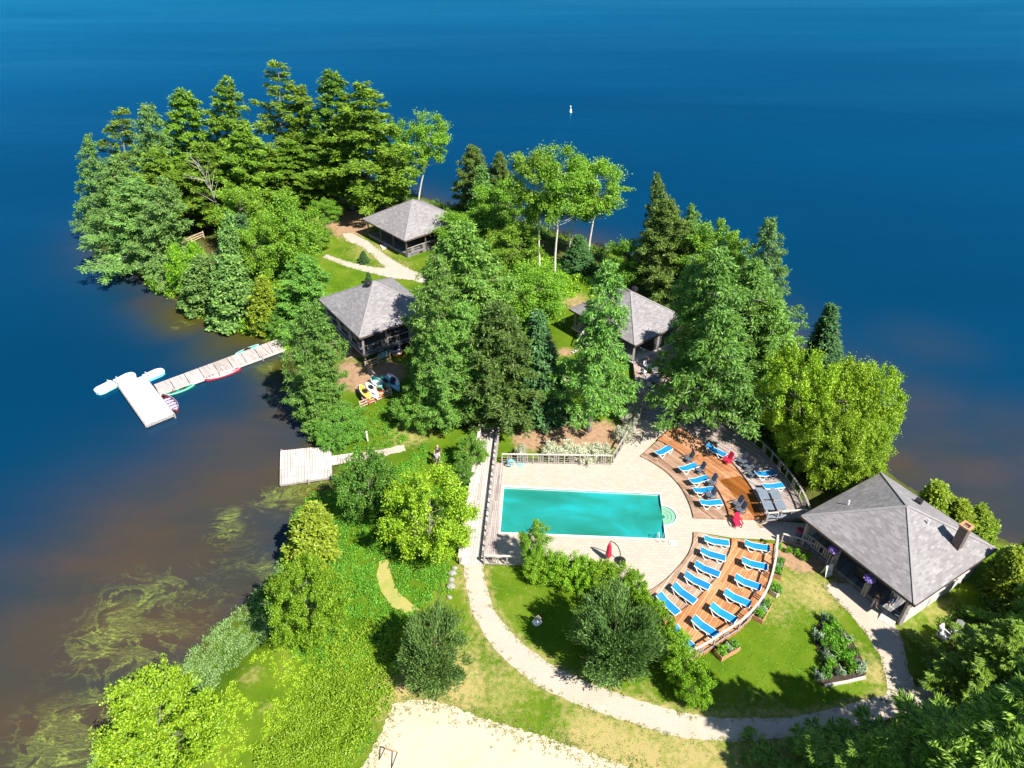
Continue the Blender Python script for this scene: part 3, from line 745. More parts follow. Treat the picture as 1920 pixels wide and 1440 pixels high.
# ------------------------------------------------------------------ railings
def railing(label, P, h=1.05, group=None, mat='greywood', style='slats', name='railing', post_gap=2.3, cat='railing', top_w=0.16, topmat=None):
    P = [Vector(p) for p in P]
    t = thing(name, label, cat, P[0], 0, group)
    # resample
    L = [0]
    for a, b in zip(P[:-1], P[1:]): L.append(L[-1] + (b - a).length)
    def pt(s):
        s = max(0, min(L[-1], s))
        for i in range(len(P) - 1):
            if s <= L[i + 1] + 1e-9:
                return P[i].lerp(P[i + 1], (s - L[i]) / max(1e-9, L[i + 1] - L[i]))
        return P[-1]
    n = max(1, round(L[-1] / post_gap)); up = Vector((0, 0, 1))
    for i in range(n + 1):
        p = pt(L[-1] * i / n)
        MB().box(p + up * (h / 2 - 0.03), (0.11, 0.11, h - 0.06), 0.3).build('post', M[mat], t)
    k = max(n, int(L[-1] / 0.8)); Q = [pt(L[-1] * i / k) for i in range(k + 1)]
    a = MB(); b = MB()
    for p, q_ in zip(Q[:-1], Q[1:]):
        a.beam(p + up * h, q_ + up * h, top_w, 0.05)
        b.beam(p + up * 0.14, q_ + up * 0.14, 0.06, 0.09)
    a.build('top_rail', M[topmat or mat], t); b.build('bottom_rail', M[mat], t)
    for i in range(n):
        s_ = MB(); s0 = L[-1] * i / n; s1 = L[-1] * (i + 1) / n; w_ = s1 - s0
        cs = [0.5] if w_ > 0.9 else []
        for c in cs:
            for j in (-1, 0, 1):
                sp = s0 + c * w_ + j * 0.19
                p = pt(sp); d = (pt(sp + 0.05) - pt(sp - 0.05)); rz = math.atan2(d.y, d.x)
                s_.box(p + up * (0.16 + (h - 0.2) / 2), (0.10, 0.03, h - 0.22), rz)
        if style == 'wire':
            for hh in (0.4, 0.65):
                s_.beam(pt(s0) + up * hh, pt(s1) + up * hh, 0.03, 0.03)
        if s_.v: s_.build('slat_panel', M[mat], t)
    return t
def up(P, z): return [Vector((p.x, p.y, z)) for p in P]
railing('curved grey railing along the outer edge of the upper sun deck', up(upO, zC), 1.05)
e0 = upO[-1]; e1 = at(1466, 959, 1.5); e2 = at(1440, 964, 1.4)
railing('short pale railing closing the upper deck beside the pool house roof', [Vector((e0.x, e0.y, zC)) + Vector((-.25, -.1, 0)), Vector((e1.x, e1.y, zC))], 1.0, topmat='palewood')
railing('small railing bay in front of the grey patio table', [Vector((e1.x - .3, e1.y - .1, zC)), Vector((e2.x, e2.y, zC))], 1.0, topmat='palewood')
railing('curved grey railing around the lower sun deck above the planters', up(loO, zB), 1.05, topmat='palewood')
s0 = loO[-1]; s1 = at(1245, 1168, zB); 
railing('pale rail at the bottom end of the lower sun deck behind the shrubs', [Vector((s0.x - .1, s0.y + .1, zB)), Vector((s1.x, s1.y, zB))], 0.55, topmat='palewood') if False else None
railing('white topped fence between the paving and the blossom bushes', pts([(941,868),(1145,871)], 0.03), 1.1, mat='greywood', topmat='palewood', style='wire', post_gap=1.35)
railing('angled fence climbing beside the paving from pool to steps', pts([(1149,868),(1165,842),(1196,787),(1214,764)], 0.03), 1.1, post_gap=1.8)
railing('short grey fence at the bottom left corner of the pool paving', pts([(908,1059),(993,1062)], 0.03), 1.1, topmat='palewood', post_gap=2.0)
# boardwalk
BW = pts([(906,792),(936,792),(906,1058),(866,1058)], 0.1)
t = thing('boardwalk', 'pale timber boardwalk running down between pool and meadow', 'boardwalk', BW[0])
MB().prism(BW, -0.02, 0.1).build('deck_boards', M['boardwalk'], t)
k1 = MB(); k1.beam(BW[0] + Vector((-.02, 0, 0.0)), BW[3] + Vector((-.02, 0, 0)), 0.1, 0.24); k1.build('edge_beam', M['palewood'], t)
railing('grey boardwalk railing on the pool side casting a toothed shadow', [BW[1] + Vector((0.12, 0, 0)), BW[2] + Vector((0.12, 0.05, 0))], .72, post_gap=1.7, top_w=0.2)
railing('weathered boardwalk railing on the meadow side', [BW[0] + Vector((-0.15, 0, 0)), BW[3] + Vector((-0.15, 0.05, 0))], .72, post_gap=1.7, top_w=0.3, topmat='palewood')
mb = MB(); mb.prism(pts([(930,868),(944,868),(929,1046),(910,1052)], 0.1), 0.031, 0.12)
tag(mb.build('timber_strip', M['strip']), 'narrow grey timber strip between boardwalk railing and pool paving', 'decking')

# steps and terrace by the middle pavilion
TER = pts([(1186,668),(1262,648),(1300,672),(1330,740),(1300,775),(1268,752),(1240,742),(1196,748)], 0.75)
mb = MB(); mb.prism(TER, -0.1, 0.75); tag(struct(mb.build('timber_terrace', M['terrace'])), 'shaded timber terrace in front of the middle pavilion', 'terrace')
st = thing('timber_steps', 'wide shaded timber steps dropping from terrace to pool paving', 'steps', at(1240, 770))
A0, A1 = at(1213, 752, 0.6), at(1276, 760, 0.6); B0, B1 = at(1196, 786, 0.03), at(1258, 800, 0.03)
for i in range(5):
    f0, f1 = i / 5, (i + 1) / 5
    z = 0.62 - i * 0.12
    mb = MB(); mb.prism([A0.lerp(B0, f0), A1.lerp(B1, f0), A1.lerp(B1, f1), A0.lerp(B0, f1)], 0.02 + 0.001 * i, z); mb.build('tread', M['greywood'], st)
railing('dark railing along the top of the terrace steps', pts([(1218,746),(1280,757)], 0.75), 1.05, post_gap=1.6)
railing('leaning handrail down the right side of the terrace steps', [at(1276, 766, 0.7), at(1252, 803, 0.1)], 1.05, post_gap=1.8)
railing('short railing on the left edge of the shaded terrace', pts([(1196,752),(1216,748)], 0.75), 1.05, post_gap=1.4)

# ------------------------------------------------------------------ pavilions
def hip_building(name, label, Lp, Bp, Rp, eave, floor, apex_px, posts=3, fascia=0.2, style='open'):
    Lw, Bw, Rw = at(*Lp, eave), at(*Bp, eave), at(*Rp, eave)
    u = (Bw - Lw); v = (Rw - Bw); su, sv = u.length, v.length
    u.normalize(); v = (v - u * v.dot(u)).normalized()
    Tw = Lw + v * sv; Rw = Bw + v * sv
    c = (Lw + Rw) / 2
    d = ray(*apex_px); k = c.y / d.y; az = CAM_H + d.z * k
    az = max(az, eave + 1.2)
    g = gz(c.x, c.y)
    t = thing(name, label, 'building', (c.x, c.y, g))
    A = Vector((c.x, c.y, az)); E = [Lw, Bw, Rw, Tw]
    me_v, me_f, uvs = [], [], []
    for i in range(4):
        a, b = E[i], E[(i + 1) % 4]; e = (b - a).normalized(); mid = (a + b) / 2
        sl_ = (A - mid).length; hl = (b - a).length / 2
        n0 = len(me_v); me_v += [a, b, A]; me_f.append((n0, n0 + 1, n0 + 2))
        uvs += [(-hl, 0), (hl, 0), (0, sl_)]
    o0 = origin(t); me = bpy.data.meshes.new('roof'); me.from_pydata([p - o0 for p in me_v], [], me_f)
    ul = me.uv_layers.new(name='UVMap')
    for i, uvv in enumerate(uvs): ul.data[i].uv = uvv
    for p in me.polygons:
        if p.normal.z < 0: p.flip()
    me.update(); roof = link_mesh('roof', me, M['shingle'], t)
    fb = MB()
    for i in range(4):
        a, b = E[i], E[(i + 1) % 4]
        fb.beam(a - Vector((0, 0, fascia / 2 + .01)), b - Vector((0, 0, fascia / 2 + .01)), 0.06, fascia)
    sp = [p.lerp(A, 0.03) for p in E]
    fb.add([p - Vector((0, 0, 0.12)) for p in sp], [(3, 2, 1, 0)])
    fb.build('fascia', M['brownwood'], roof)
    cap = MB()
    for p in E: cap.beam(p.lerp(A, 0.01) + Vector((0, 0, .015)), A + Vector((0, 0, .015)), 0.22, 0.03)
    cap.build('ridge_cap', M['shingle_cap'], roof)
    ins = 0.55
    C = [Lw + u * ins + v * ins, Bw - u * ins + v * ins, Rw - u * ins - v * ins, Tw + u * ins - v * ins]
    return dict(t=t, u=u, v=v, su=su, sv=sv, C=[Vector((p.x, p.y, 0)) for p in C], E=E, A=A, roof=roof, eave=eave, floor=floor, c=c)
M['shingle_cap'] = plain('ridge_shingles', (0.30, 0.285, 0.28), 0.9, 0.15, 4)
def posts_on(b, a, c, n, mat='greywood', w_=0.22, skip_first=False):
    for i in range(n + 1):
        if skip_first and i == 0: continue
        p = a.lerp(c, i / n)
        MB().beam(Vector((p.x, p.y, b['floor'] - 0.4)), Vector((p.x, p.y, b['eave'] - 0.16)), w_, w_).build('post', M[mat], b['t'])
def floor_of(b, mat, z0=-0.3, grow=0.15, name='floor'):
    c = sum(b['C'], Vector()) / 4
    P = [p + (p - c).normalized() * grow for p in b['C']]
    MB().prism(P, z0, b['floor']).build(name, M[mat], b['t'])
    return P
def rail_part(b, a, c, mat='greywood', h=1.0, parent=None, n=4):
    z = b['floor']; U = Vector((0, 0, 1))
    a = Vector((a.x, a.y, z)); c = Vector((c.x, c.y, z))
    r_ = MB(); r_.beam(a + U * h, c + U * h, 0.16, 0.06); r_.beam(a + U * 0.15, c + U * 0.15, 0.06, 0.09)
    d = (c - a).normalized(); rz = math.atan2(d.y, d.x)
    for i in range(n):
        p = a.lerp(c, (i + 0.5) / n)
        for j in (-1, 0, 1):
            r_.box(p + d * (j * 0.2) + U * (0.18 + (h - 0.22) / 2), (0.1, 0.04, h - 0.24), rz)
    r_.build('railing', M[mat], b['t'])
def lerp2(a, b, f): return a.lerp(b, f)

# pool house, bottom right
ph = hip_building('pool_house', 'large grey hip roofed pool house with chimney, bottom right', (1501, 967.5), (1716, 1135), (1873, 1031), 3.1, 0.45, (1709, 949))
C = ph['C']; floor_of(ph, 'porch', -0.2, 0.12)
posts_on(ph, C[0], C[1], 3, 'greywood', 0.26); posts_on(ph, C[1], C[2], 3, 'greywood', 0.22, True)
inn = [C[0].lerp(C[3], .34), C[1].lerp(C[2], .30), C[2], C[3]]
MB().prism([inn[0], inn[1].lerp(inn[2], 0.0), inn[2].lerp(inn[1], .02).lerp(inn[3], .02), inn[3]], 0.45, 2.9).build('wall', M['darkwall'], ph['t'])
# pale half wall on the sunlit right side, with windows
a, b = C[1], C[2]; out_ = ((b - a).cross(Vector((0, 0, 1)))).normalized()
wl = MB(); 
for f0, f1 in ((0.03, 0.97),):
    p0, p1 = a.lerp(b, f0) + out_ * 0.06, a.lerp(b, f1) + out_ * 0.06
    wl.beam(Vector((p0.x, p0.y, 0.62)), Vector((p1.x, p1.y, 0.62)), 0.08, 1.5)
wl.build('half_wall', M['whitewall'], ph['t'])
wl = MB(); p0, p1 = a + out_ * 0.12, b + out_ * 0.12
wl.beam(Vector((p0.x, p0.y, 1.42)), Vector((p1.x, p1.y, 1.42)), 0.22, 0.07); wl.build('sill_rail', M['palewood'], ph['t'])
for i in range(5):
    p0, p1 = a.lerp(b, 0.33 + i * .13), a.lerp(b, 0.42 + i * .13)
    f = MB(); f.beam(Vector((p0.x, p0.y, 1.95)) + out_ * .04, Vector((p1.x, p1.y, 1.95)) + out_ * .04, 0.06, 0.85); w_ = f.build('window', M['black'], ph['t'])
    q_ = MB()
    for zz in (1.52, 2.38): q_.beam(Vector((p0.x, p0.y, zz)) + out_ * .09, Vector((p1.x, p1.y, zz)) + out_ * .09, 0.06, 0.06)
    for p in (p0, p1): q_.beam(Vector((p.x, p.y, 1.5)) + out_ * .09, Vector((p.x, p.y, 2.4)) + out_ * .09, 0.06, 0.06)
    q_.build('window_frame', M['white'], w_)
p0, p1 = C[0].lerp(C[1], .0), C[0].lerp(C[1], .28)
rail_part(ph, p0, p1, 'greywood', 1.0, n=3)
# ramp at the near corner
r0, r1 = at(1640, 1118, .45), at(1668, 1150, .45)
rp = MB(); q4 = [at(1676, 1126, .45), at(1697, 1143, .45), at(1685, 1166, .05), at(1647, 1161, .02)]
q4 = [at(1664, 1132, .47), at(1688, 1150, .47), at(1675, 1176, .06), at(1646, 1160, .06)]
n0 = [p - Vector((0, 0, .08)) for p in q4]
rp.add(q4 + n0, [(0, 1, 2, 3), (7, 6, 5, 4), (0, 4, 5, 1), (1, 5, 6, 2), (2, 6, 7, 3), (3, 7, 4, 0)])
rp.build('entry_ramp', M['palewood'], ph['t'])
def on_roof(b, px, py):
    """point where the view ray meets the roof"""
    best = None; d = ray(px, py)
    for i in range(4):
        a_, b_ = b['E'][i], b['E'][(i + 1) % 4]; nn = (b_ - a_).cross(b['A'] - a_).normalized()
        k = (a_ - CAMV).dot(nn) / d.dot(nn); p = CAMV + d * k
        tri = [a_, b_, b['A']]; s_ = [((tri[(j+1)%3] - tri[j]).cross(p - tri[j])).dot(nn) for j in range(3)]
        if (min(s_) > -0.05 or max(s_) < 0.05) and (best is None or k < best[0]): best = (k, p)
    return best[1] if best else at(px, py, b['eave'] + 1)
p = on_roof(ph, 1794, 1022)
ch = MB(); ch.box(p + Vector((0, 0, 0.75)), (0.62, 0.62, 2.4), math.atan2(ph['u'].y, ph['u'].x)); cho = ch.build('chimney', M['bark'], ph['roof'])
ch = MB(); 
for k_ in range(4):
    dx, dy = ((.3, 0), (-.3, 0), (0, .3), (0, -.3))[k_]
    dv = ph['u'] * dx + ph['v'] * dy
    ch.box(p + Vector((0, 0, 2.01)) + dv, ((.16, .76, .14) if dx else (.44, .16, .14)), math.atan2(ph['u'].y, ph['u'].x))
ch.build('chimney_cap', M['terracotta'], ph['roof'])
p = on_roof(ph, 1721, 943); MB().box(p + Vector((0, 0, 0.16)), (0.5, 0.5, 0.36), 0.7).build('roof_vent', M['black'], ph['roof'])
for a_, b_ in ((1590, 946), (1739, 982)):
    p = on_roof(ph, a_, b_); MB().tube([p - Vector((0, 0, .1)), p + Vector((0, 0, .42))], 0.07, 8).build('vent_pipe', M['white'], ph['roof'])

# far pavilion
fp = hip_building('picnic_pavilion', 'open far pavilion with grey hip roof below the tall pines', (679, 410), (759, 452), (858, 407), 2.85, 0.3, (770, 374))
C = fp['C']; floor_of(fp, 'porch', -0.2, 0.12); posts_on(fp, C[0], C[1], 3, 'brownwood', .2); posts_on(fp, C[1], C[2], 3, 'brownwood', .2, True); posts_on(fp, C[2], C[3], 2, 'brownwood', .2, True)
rail_part(fp, C[1], C[2], 'greywood', 1.0, n=5); rail_part(fp, C[2], C[3], 'brownwood', 1.0, n=4)
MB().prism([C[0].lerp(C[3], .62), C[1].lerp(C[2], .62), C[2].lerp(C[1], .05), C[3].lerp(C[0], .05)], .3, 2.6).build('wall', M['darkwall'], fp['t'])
k_ = MB(); a, b = C[0], C[1]; k_.beam(Vector((a.x, a.y, .33)), Vector((b.x, b.y, .33)), .3, .06); k_.build('edge_board', M['palewood'], fp['t'])
q4 = pts([(712,461),(722,458),(727,466),(717,468)], .02); MB().prism(q4, -.05, .16).build('step', M['concrete'], fp['t'])
# boathouse
bh = hip_building('boathouse', 'two level grey roofed boathouse beside the long dock', (597, 561), (674, 634), (824, 589), 4.0, 1.45, (716, 527))
C = bh['C']; floor_of(bh, 'porch', 1.2, 0.3)
posts_on(bh, C[0], C[1], 3, 'greywood', .2); posts_on(bh, C[1], C[2], 3, 'greywood', .22, True)
for a, b in ((C[0], C[1]), (C[1], C[2])):
    for i in range(4):
        p = a.lerp(b, i / 3.0); 
        if i: MB().beam(Vector((p.x, p.y, -1.6)), Vector((p.x, p.y, 1.2)), .2, .2).build('pile', M['brownwood'], bh['t'])
MB().prism([C[0].lerp(C[1], .02) + bh['v'] * .1, C[1] + bh['v'] * 2.6 - bh['u'] * .15, C[2] - bh['u'] * .15, C[3]], 1.45, 3.8).build('wall', M['darkwall'], bh['t'])
MB().prism([C[0].lerp(C[1], .1) + bh['v'] * 3, C[1] + bh['v'] * 4 - bh['u'] * .5, C[2] - bh['u'] * .5, C[3]], -1.2, 1.2).build('lower_wall', M['black'], bh['t'])
rail_part(bh, C[1] - bh['v'] * .2, C[2], 'greywood', 1.0, n=5); rail_part(bh, C[0], C[1], 'greywood', 1.0, n=4)
for i in range(3):
    p = C[0].lerp(C[1], .3 + .22 * i) + (-bh['v']) * .02; q_ = C[0].lerp(C[1], .42 + .22 * i)
    f = MB(); f.beam(Vector((p.x, p.y, 2.75)), Vector((q_.x, q_.y, 2.75)), .12, .8); f.build('window', M['brownwood'], bh['t'])
p = on_roof(bh, 691, 536); mb = MB(); mb.tube([p, p + Vector((0, 0, .35))], .3, 12); mb.ball(p + Vector((0, 0, .4)), .42, 12, 6, (1, 1, .6)); mb.build('roof_ventilator', M['black'], bh['roof'])
# middle pavilion
mp_ = hip_building('picnic_pavilion', 'grey hip roofed pavilion half hidden behind the middle larch', (1067, 579), (1191, 648), (1304, 604), 3.3, 0.8, (1187, 547))
C = mp_['C']; floor_of(mp_, 'concrete', 0.66, 0.4); floor_of(dict(C=mp_['C'], floor=0.655, t=mp_['t']), 'brownwood', -0.3, 0.25, 'skirt'); posts_on(mp_, C[0], C[1], 3, 'greywood', .22); posts_on(mp_, C[1], C[2], 2, 'greywood', .24, True)
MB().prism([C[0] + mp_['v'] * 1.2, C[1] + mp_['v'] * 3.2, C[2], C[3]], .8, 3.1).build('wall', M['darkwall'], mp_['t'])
rail_part(mp_, C[0], C[0].lerp(C[1], .55), 'greywood', 1.0, n=3)
for i in range(2):
    p = C[0].lerp(C[1], .12 + .2 * i) + mp_['v'] * 1.16; q_ = C[0].lerp(C[1], .26 + .2 * i) + mp_['v'] * 1.16
    MB().beam(Vector((p.x, p.y, 1.9)), Vector((q_.x, q_.y, 1.9)), .1, .9).build('window', M['cedarframe'] if 'cedarframe' in M else M['slatelight'], mp_['t'])
p = on_roof(mp_, 1190, 544); mb = MB(); mb.box(p + Vector((0, 0, .2)), (.55, .55, .4), .5); mb.build('roof_vent', M['black'], mp_['roof'])
ss = thing('garden_steps', 'small timber steps with handrail left of the middle pavilion', 'steps', at(1088, 655))
for i in range(4):
    p = at(1082 + i * 4, 657 - i * 3.2, .1 + i * .16); MB().box(p, (1.5, .36, .07), 0.65).build('tread', M['palewood'], ss)
mb = MB(); q0, q1 = at(1081, 652, .1), at(1094, 632, .8); mb.beam(q0 + Vector((0, 0, .9)), q1 + Vector((0, 0, .9)), .12, .07)
mb.beam(q0, q0 + Vector((0, 0, .95)), .1, .1); mb.beam(q1, q1 + Vector((0, 0, .95)), .1, .1); mb.build('handrail', M['palewood'], ss)

M['platform'] = planks('white_platform_boards', ((0.60, 0.58, 0.56), (0.70, 0.68, 0.66), (0.80, 0.78, 0.76)), math.atan2((at(325, 774) - at(270, 704)).y, (at(325, 774) - at(270, 704)).x), 0.3, gap=.014, dark=(.35, .33, .32))
# ------------------------------------------------------------------ docks
def piles(t, P, z0=-3.2, z1=WATER_Z + 0.6, r_=0.09):
    for p in P: MB().tube([Vector((p.x, p.y, z0)), Vector((p.x, p.y, z1))], r_, 8).build('pile', M['greywood'], t)
DZ = WATER_Z + 0.5
W4 = pts([(288, 721), (524, 634), (536, 652), (299, 739)], DZ)
t = thing('floating_dock', 'long grey timber dock walkway running out to the white platform', 'dock', W4[0])
nseg = 9
for i in range(nseg):
    f0, f1 = i / nseg + .002, (i + 1) / nseg - .002
    MB().prism([W4[0].lerp(W4[1], f0), W4[0].lerp(W4[1], f1), W4[3].lerp(W4[2], f1), W4[3].lerp(W4[2], f0)], DZ - .12, DZ).build('walkway_section', M['dock'], t)
mb = MB()
for a, b in ((W4[0], W4[1]), (W4[3], W4[2])): mb.beam(a - Vector((0, 0, .24)), b - Vector((0, 0, .24)), .14, .22)
mb.build('side_beam', M['palewood'], t)
for f in (.1, .45, .8): piles(t, [W4[3].lerp(W4[2], f) + Vector((.0, -.1, 0))])
P4 = pts([(221, 721), (270, 704), (325, 774), (273, 795)], DZ + .1)
t = thing('dock_platform', 'bright white rectangular swim platform at the end of the long dock', 'dock', P4[0])
MB().prism(P4, DZ - .02, DZ + .1).build('platform_top', M['platform'], t)
mb = MB()
for i in range(4): mb.beam(P4[i] - Vector((0, 0, .27)), P4[(i + 1) % 4] - Vector((0, 0, .27)), .2, .28)
mb.build('side_beam', M['greywood'], t)
mb = MB(); a, b = P4[3].lerp(P4[0], .05), P4[2].lerp(P4[1], .05); mb.beam(a + Vector((0, 0, .006)), b + Vector((0, 0, .006)), .07, .012); mb.build('seam', M['slate'], t)
piles(t, [P4[1], P4[0], P4[2] + Vector((.1, -.1, 0))])
S4 = pts([(526, 845), (619, 835.5), (621, 892), (525, 906)], DZ)
t = thing('swim_dock', 'square pale timber dock standing alone in the cove', 'dock', S4[0])
MB().prism(S4, DZ - .14, DZ).build('deck_boards', M['sqdock'], t)
mb = MB(); 
for i in range(4): mb.beam(S4[i] - Vector((0, 0, .24)), S4[(i + 1) % 4] - Vector((0, 0, .24)), .16, .2)
mb.build('side_beam', M['greywood'], t)
piles(t, [S4[0].lerp(S4[1], .02), S4[3].lerp(S4[2], .55) + Vector((0, -.12, 0)), S4[2] + Vector((.1, -.1, 0)), S4[1]])
g4 = [at(620, 855, DZ), at(662, 849, DZ + .25), at(660, 864, DZ + .25), at(621, 871, DZ)]
mb = MB(); mb.add(g4 + [p - Vector((0, 0, .14)) for p in g4], [(3, 2, 1, 0), (4, 5, 6, 7), (0, 1, 5, 4), (1, 2, 6, 5), (2, 3, 7, 6), (3, 0, 4, 7)])
mb.build('gangway', M['sqdock'], t)

# ------------------------------------------------------------------ boats
def hull_mesh(L, W, Hh, open_=True, n=14, m=8, blunt=0.0, rise=0.12):
    """double-ended hull; returns (outer shell MB, deck outline list)"""
    mb = MB(); vs = []
    for i in range(n + 1):
        t = -1 + 2 * i / n
        w_ = W / 2 * max(0.0, (1 - abs(t) ** 2.2)) ** 0.8 if not blunt else W / 2 * (1 - abs(t) ** 6) ** 0.5
        w_ = max(w_, 0.015); sh = rise * abs(t) ** 3
        for j in range(m + 1):
            a = math.pi * j / m
            vs.append((t * L / 2, -w_ * math.cos(a), Hh + sh - (Hh + sh * .6) * math.sin(a) ** 0.7))
    fs = []
    for i in range(n):
        for j in range(m):
            a = i * (m + 1) + j; fs.append((a, a + m + 1, a + m + 2, a + 1))
    mb.add(vs, fs); return mb, n, m, vs
def canoe(name, label, loc, rz, L, W, Hh, hullmat, kind='canoe', inner='white', tilt=0.0, seats=3, cat='canoe', group=None, deckmat=None):
    t = thing(name, label, cat, (0, 0, 0), 0, group)
    mb, n, m, vs = hull_mesh(L, W, Hh)
    o = mb.build('hull', M[hullmat], t, smooth=True)
    sd_ = o.modifiers.new('thickness', 'SOLIDIFY'); sd_.thickness = 0.03; sd_.offset = -1
    rimL = [Vector(vs[i * (m + 1)]) for i in range(n + 1)]; rimR = [Vector(vs[i * (m + 1) + m]) for i in range(n + 1)]
    g = MB(); g.tube(rimL, .025, 6); g.tube(rimR, .025, 6); g.build('gunwale', M[inner], t)
    if kind == 'canoe':
        s_ = MB()
        for i in range(seats):
            x = (-0.5 + (i + .5) / seats) * L * .62; ww = W * (1 - (abs(2 * x / L)) ** 2.2) * .86
            s_.box((x, 0, Hh * .72), (.28, ww, .04))
        s_.build('seat', M[inner], t)
        f = MB()
        P = [Vector((p.x * .9, p.y * .72, Hh * .3)) for p in rimL[1:-1]] + [Vector((p.x * .9, p.y * .72, Hh * .3)) for p in rimR[1:-1][::-1]]
        f.sheet(P, Hh * .3); f.build('hull_floor', M[inner], t)
    else:
        d = MB(); dv = []; df = []
        for i in range(n + 1):
            a, b = rimL[i], rimR[i]
            for k in range(5):
                p = a.lerp(b, k / 4); dv.append(p + Vector((0, 0, .09 * math.sin(math.pi * k / 4) * min(1, (b - a).length * 2))))
        for i in range(n):
            for k in range(4): q = i * 5 + k; df.append((q, q + 1, q + 6, q + 5))
        d.add(dv, df); d.build('deck', M[deckmat or hullmat], t, smooth=True)
        for x in ((0.0,) if seats == 1 else (-.2 * L, .14 * L)):
            c = MB(); c.torus((x, 0, Hh + .1), .27, .03, 16, 6, Matrix.Diagonal((1.7, .85, 1)).to_3x3()); co_ = c.build('cockpit_rim', M['black'], t)
            s_ = MB(); s_.ball((x, 0, Hh + .085), .24, 12, 5, (1.7, .85, .12)); s_.build('cockpit', M['black'], t)
    t.location = loc; t.rotation_euler = (tilt, 0, rz)
    return t
M['maroon'] = plain('maroon_hull', (0.16, 0.03, 0.04), 0.4, 0.1, 3); M['lilac'] = plain('lilac_grey_paint', (0.46, 0.43, 0.58), 0.5, 0.15, 3)
def boat_between(a, b, z): 
    p, q = at(*a, z), at(*b, z); return (p + q) / 2, math.atan2((q - p).y, (q - p).x), (q - p).length
c, rz, L = boat_between((385, 709), (452, 687), WATER_Z + .2)
canoe('canoe', 'red canoe with white inside tied along the dock walkway', Vector((c.x + .12, c.y - .42, WATER_Z - .1)), rz, L, .95, .42, 'hullred', cat='canoe')
c, rz, L = boat_between((306, 738), (366, 717), WATER_Z + .2)
canoe('kayak', 'green two seat kayak floating against the dock walkway', Vector((c.x + .12, c.y - .42, WATER_Z - .1)), rz, L, .85, .32, 'green', 'kayak', seats=2, cat='kayak')
c, rz, L = boat_between((441, 668), (484, 650), WATER_Z + .2)
canoe('kayak', 'pale teal kayak on the far side of the dock walkway', Vector((c.x, c.y + .25, WATER_Z - .05)), rz, L, .8, .32, 'teal', 'kayak', seats=1, cat='kayak')
c, rz, L = boat_between((303, 742), (331, 771), WATER_Z + .25)
canoe('rowing_boat', 'striped white and purple rowing boat tied beside the white platform', Vector((c.x + .1, c.y, WATER_Z - .1)), rz, L, 1.25, .5, 'maroon', inner='lilac', seats=4, cat='rowing boat')
def pedal_boat(label, c, rz, trim):
    t = thing('pedal_boat', label, 'pedal boat', (0, 0, 0), 0, 'white pedal boats around the platform')
    P = [(-1.05, -.66), (.55, -.70), (1.0, -.48), (1.12, 0), (1.0, .48), (.55, .70), (-1.05, .66)]
    MB().prism([Vector((a, b, 0)) for a, b in P], 0, .34).build('hull', M[trim], t, bevel=.03)
    mb = MB(); mb.prism([Vector((a * 1.03, b * 1.04, 0)) for a, b in P], .342, .44); mb.build('deck', M['white'], t, bevel=.02)
    for y in (-.32, .32):
        s_ = MB(); s_.box((-.45, y, .50), (.42, .46, .10)); s_.box((-.70, y, .62), (.10, .46, .26)); s_.build('seat', M['whitewall'], t, bevel=.02)
    mb = MB(); mb.box((.15, 0, .49), (.55, .22, .08)); mb.build('pedal_box', M['whitewall'], t, bevel=.02)
    t.location = c; t.rotation_euler = (0, 0, rz); return t
for lab, ctr, ax, tr_ in (('white pedal boat with pale green hull, farthest left of the platform', (197, 726), (-.8, -1.2), 'paleteal'),
                  ('white pedal boat nosed against the corner of the platform', (235, 709), (1.14, 1.65), 'white'),
                  ('white pedal boat with blue hull between platform and walkway', (289, 701), (1.45, 1.65), 'skyblue')):
    c = at(*ctr, WATER_Z + .3)
    pedal_boat(lab, Vector((c.x, c.y, WATER_Z - .05)), math.atan2(ax[1], ax[0]), tr_)
# kayak rack and boats on the grass
def kay(label, a, b, mat, z=.5, W=.75, tilt=0.0, cat='kayak', kind='kayak', deckmat=None):
    g = ground((a[0] + b[0]) / 2, (a[1] + b[1]) / 2).z + z
    c, rz, L = boat_between(a, b, g + .2)
    return canoe('kayak' if kind == 'kayak' else 'canoe', label, Vector((c.x, c.y, g)), rz, L, W, .34, mat, kind, seats=1, cat=cat, tilt=tilt, group='small boats stored by the boathouse', deckmat=deckmat)
kay('yellow topped kayak at the left end of the boat rack', (675, 724), (694, 749), 'yellow', .55)
kay('red kayak lying below the yellow one in the boat rack', (679, 736), (692, 756), 'hullred', .12)
kay('white kayak in the upper middle of the boat rack', (688, 720), (704, 738), 'white', .75)
kay('pale kayak in front of the rail in the boat rack', (694, 731), (708, 747), 'white', .5)
kay('short red kayak under the pale one in the boat rack', (692, 741), (705, 751), 'hullred', .1)
kay('orange kayak at the right end of the boat rack', (706, 725), (719, 742), 'orange', .4)
kay('teal open canoe upright at the back of the rack', (698, 708), (715, 727), 'teal', .6, .95, 0, 'canoe', 'canoe')
kay('turquoise kayak lying outside the ramp railing', (715, 707), (733, 728), 'teal', .1, .8)
kay('light blue kayak on the grass beside the white one', (724, 708), (749, 733), 'skyblue', .1, .75)
kay('white kayak outermost of the boats on the grass', (729, 703), (750, 724), 'white', .15, .8, .3)
kay('pale green canoe stored under the boathouse deck', (709, 670), (732, 660), 'teal', .5, .8, 0, 'canoe', 'canoe')
kay('slate blue kayak under the shaded end of the boathouse deck', (734, 661), (750, 653), 'slatelight', .5)
kay('amber wooden canoe leaning low beside the boathouse rail', (737, 667), (754, 659), 'orange', .15, .8, 0, 'canoe', 'canoe')

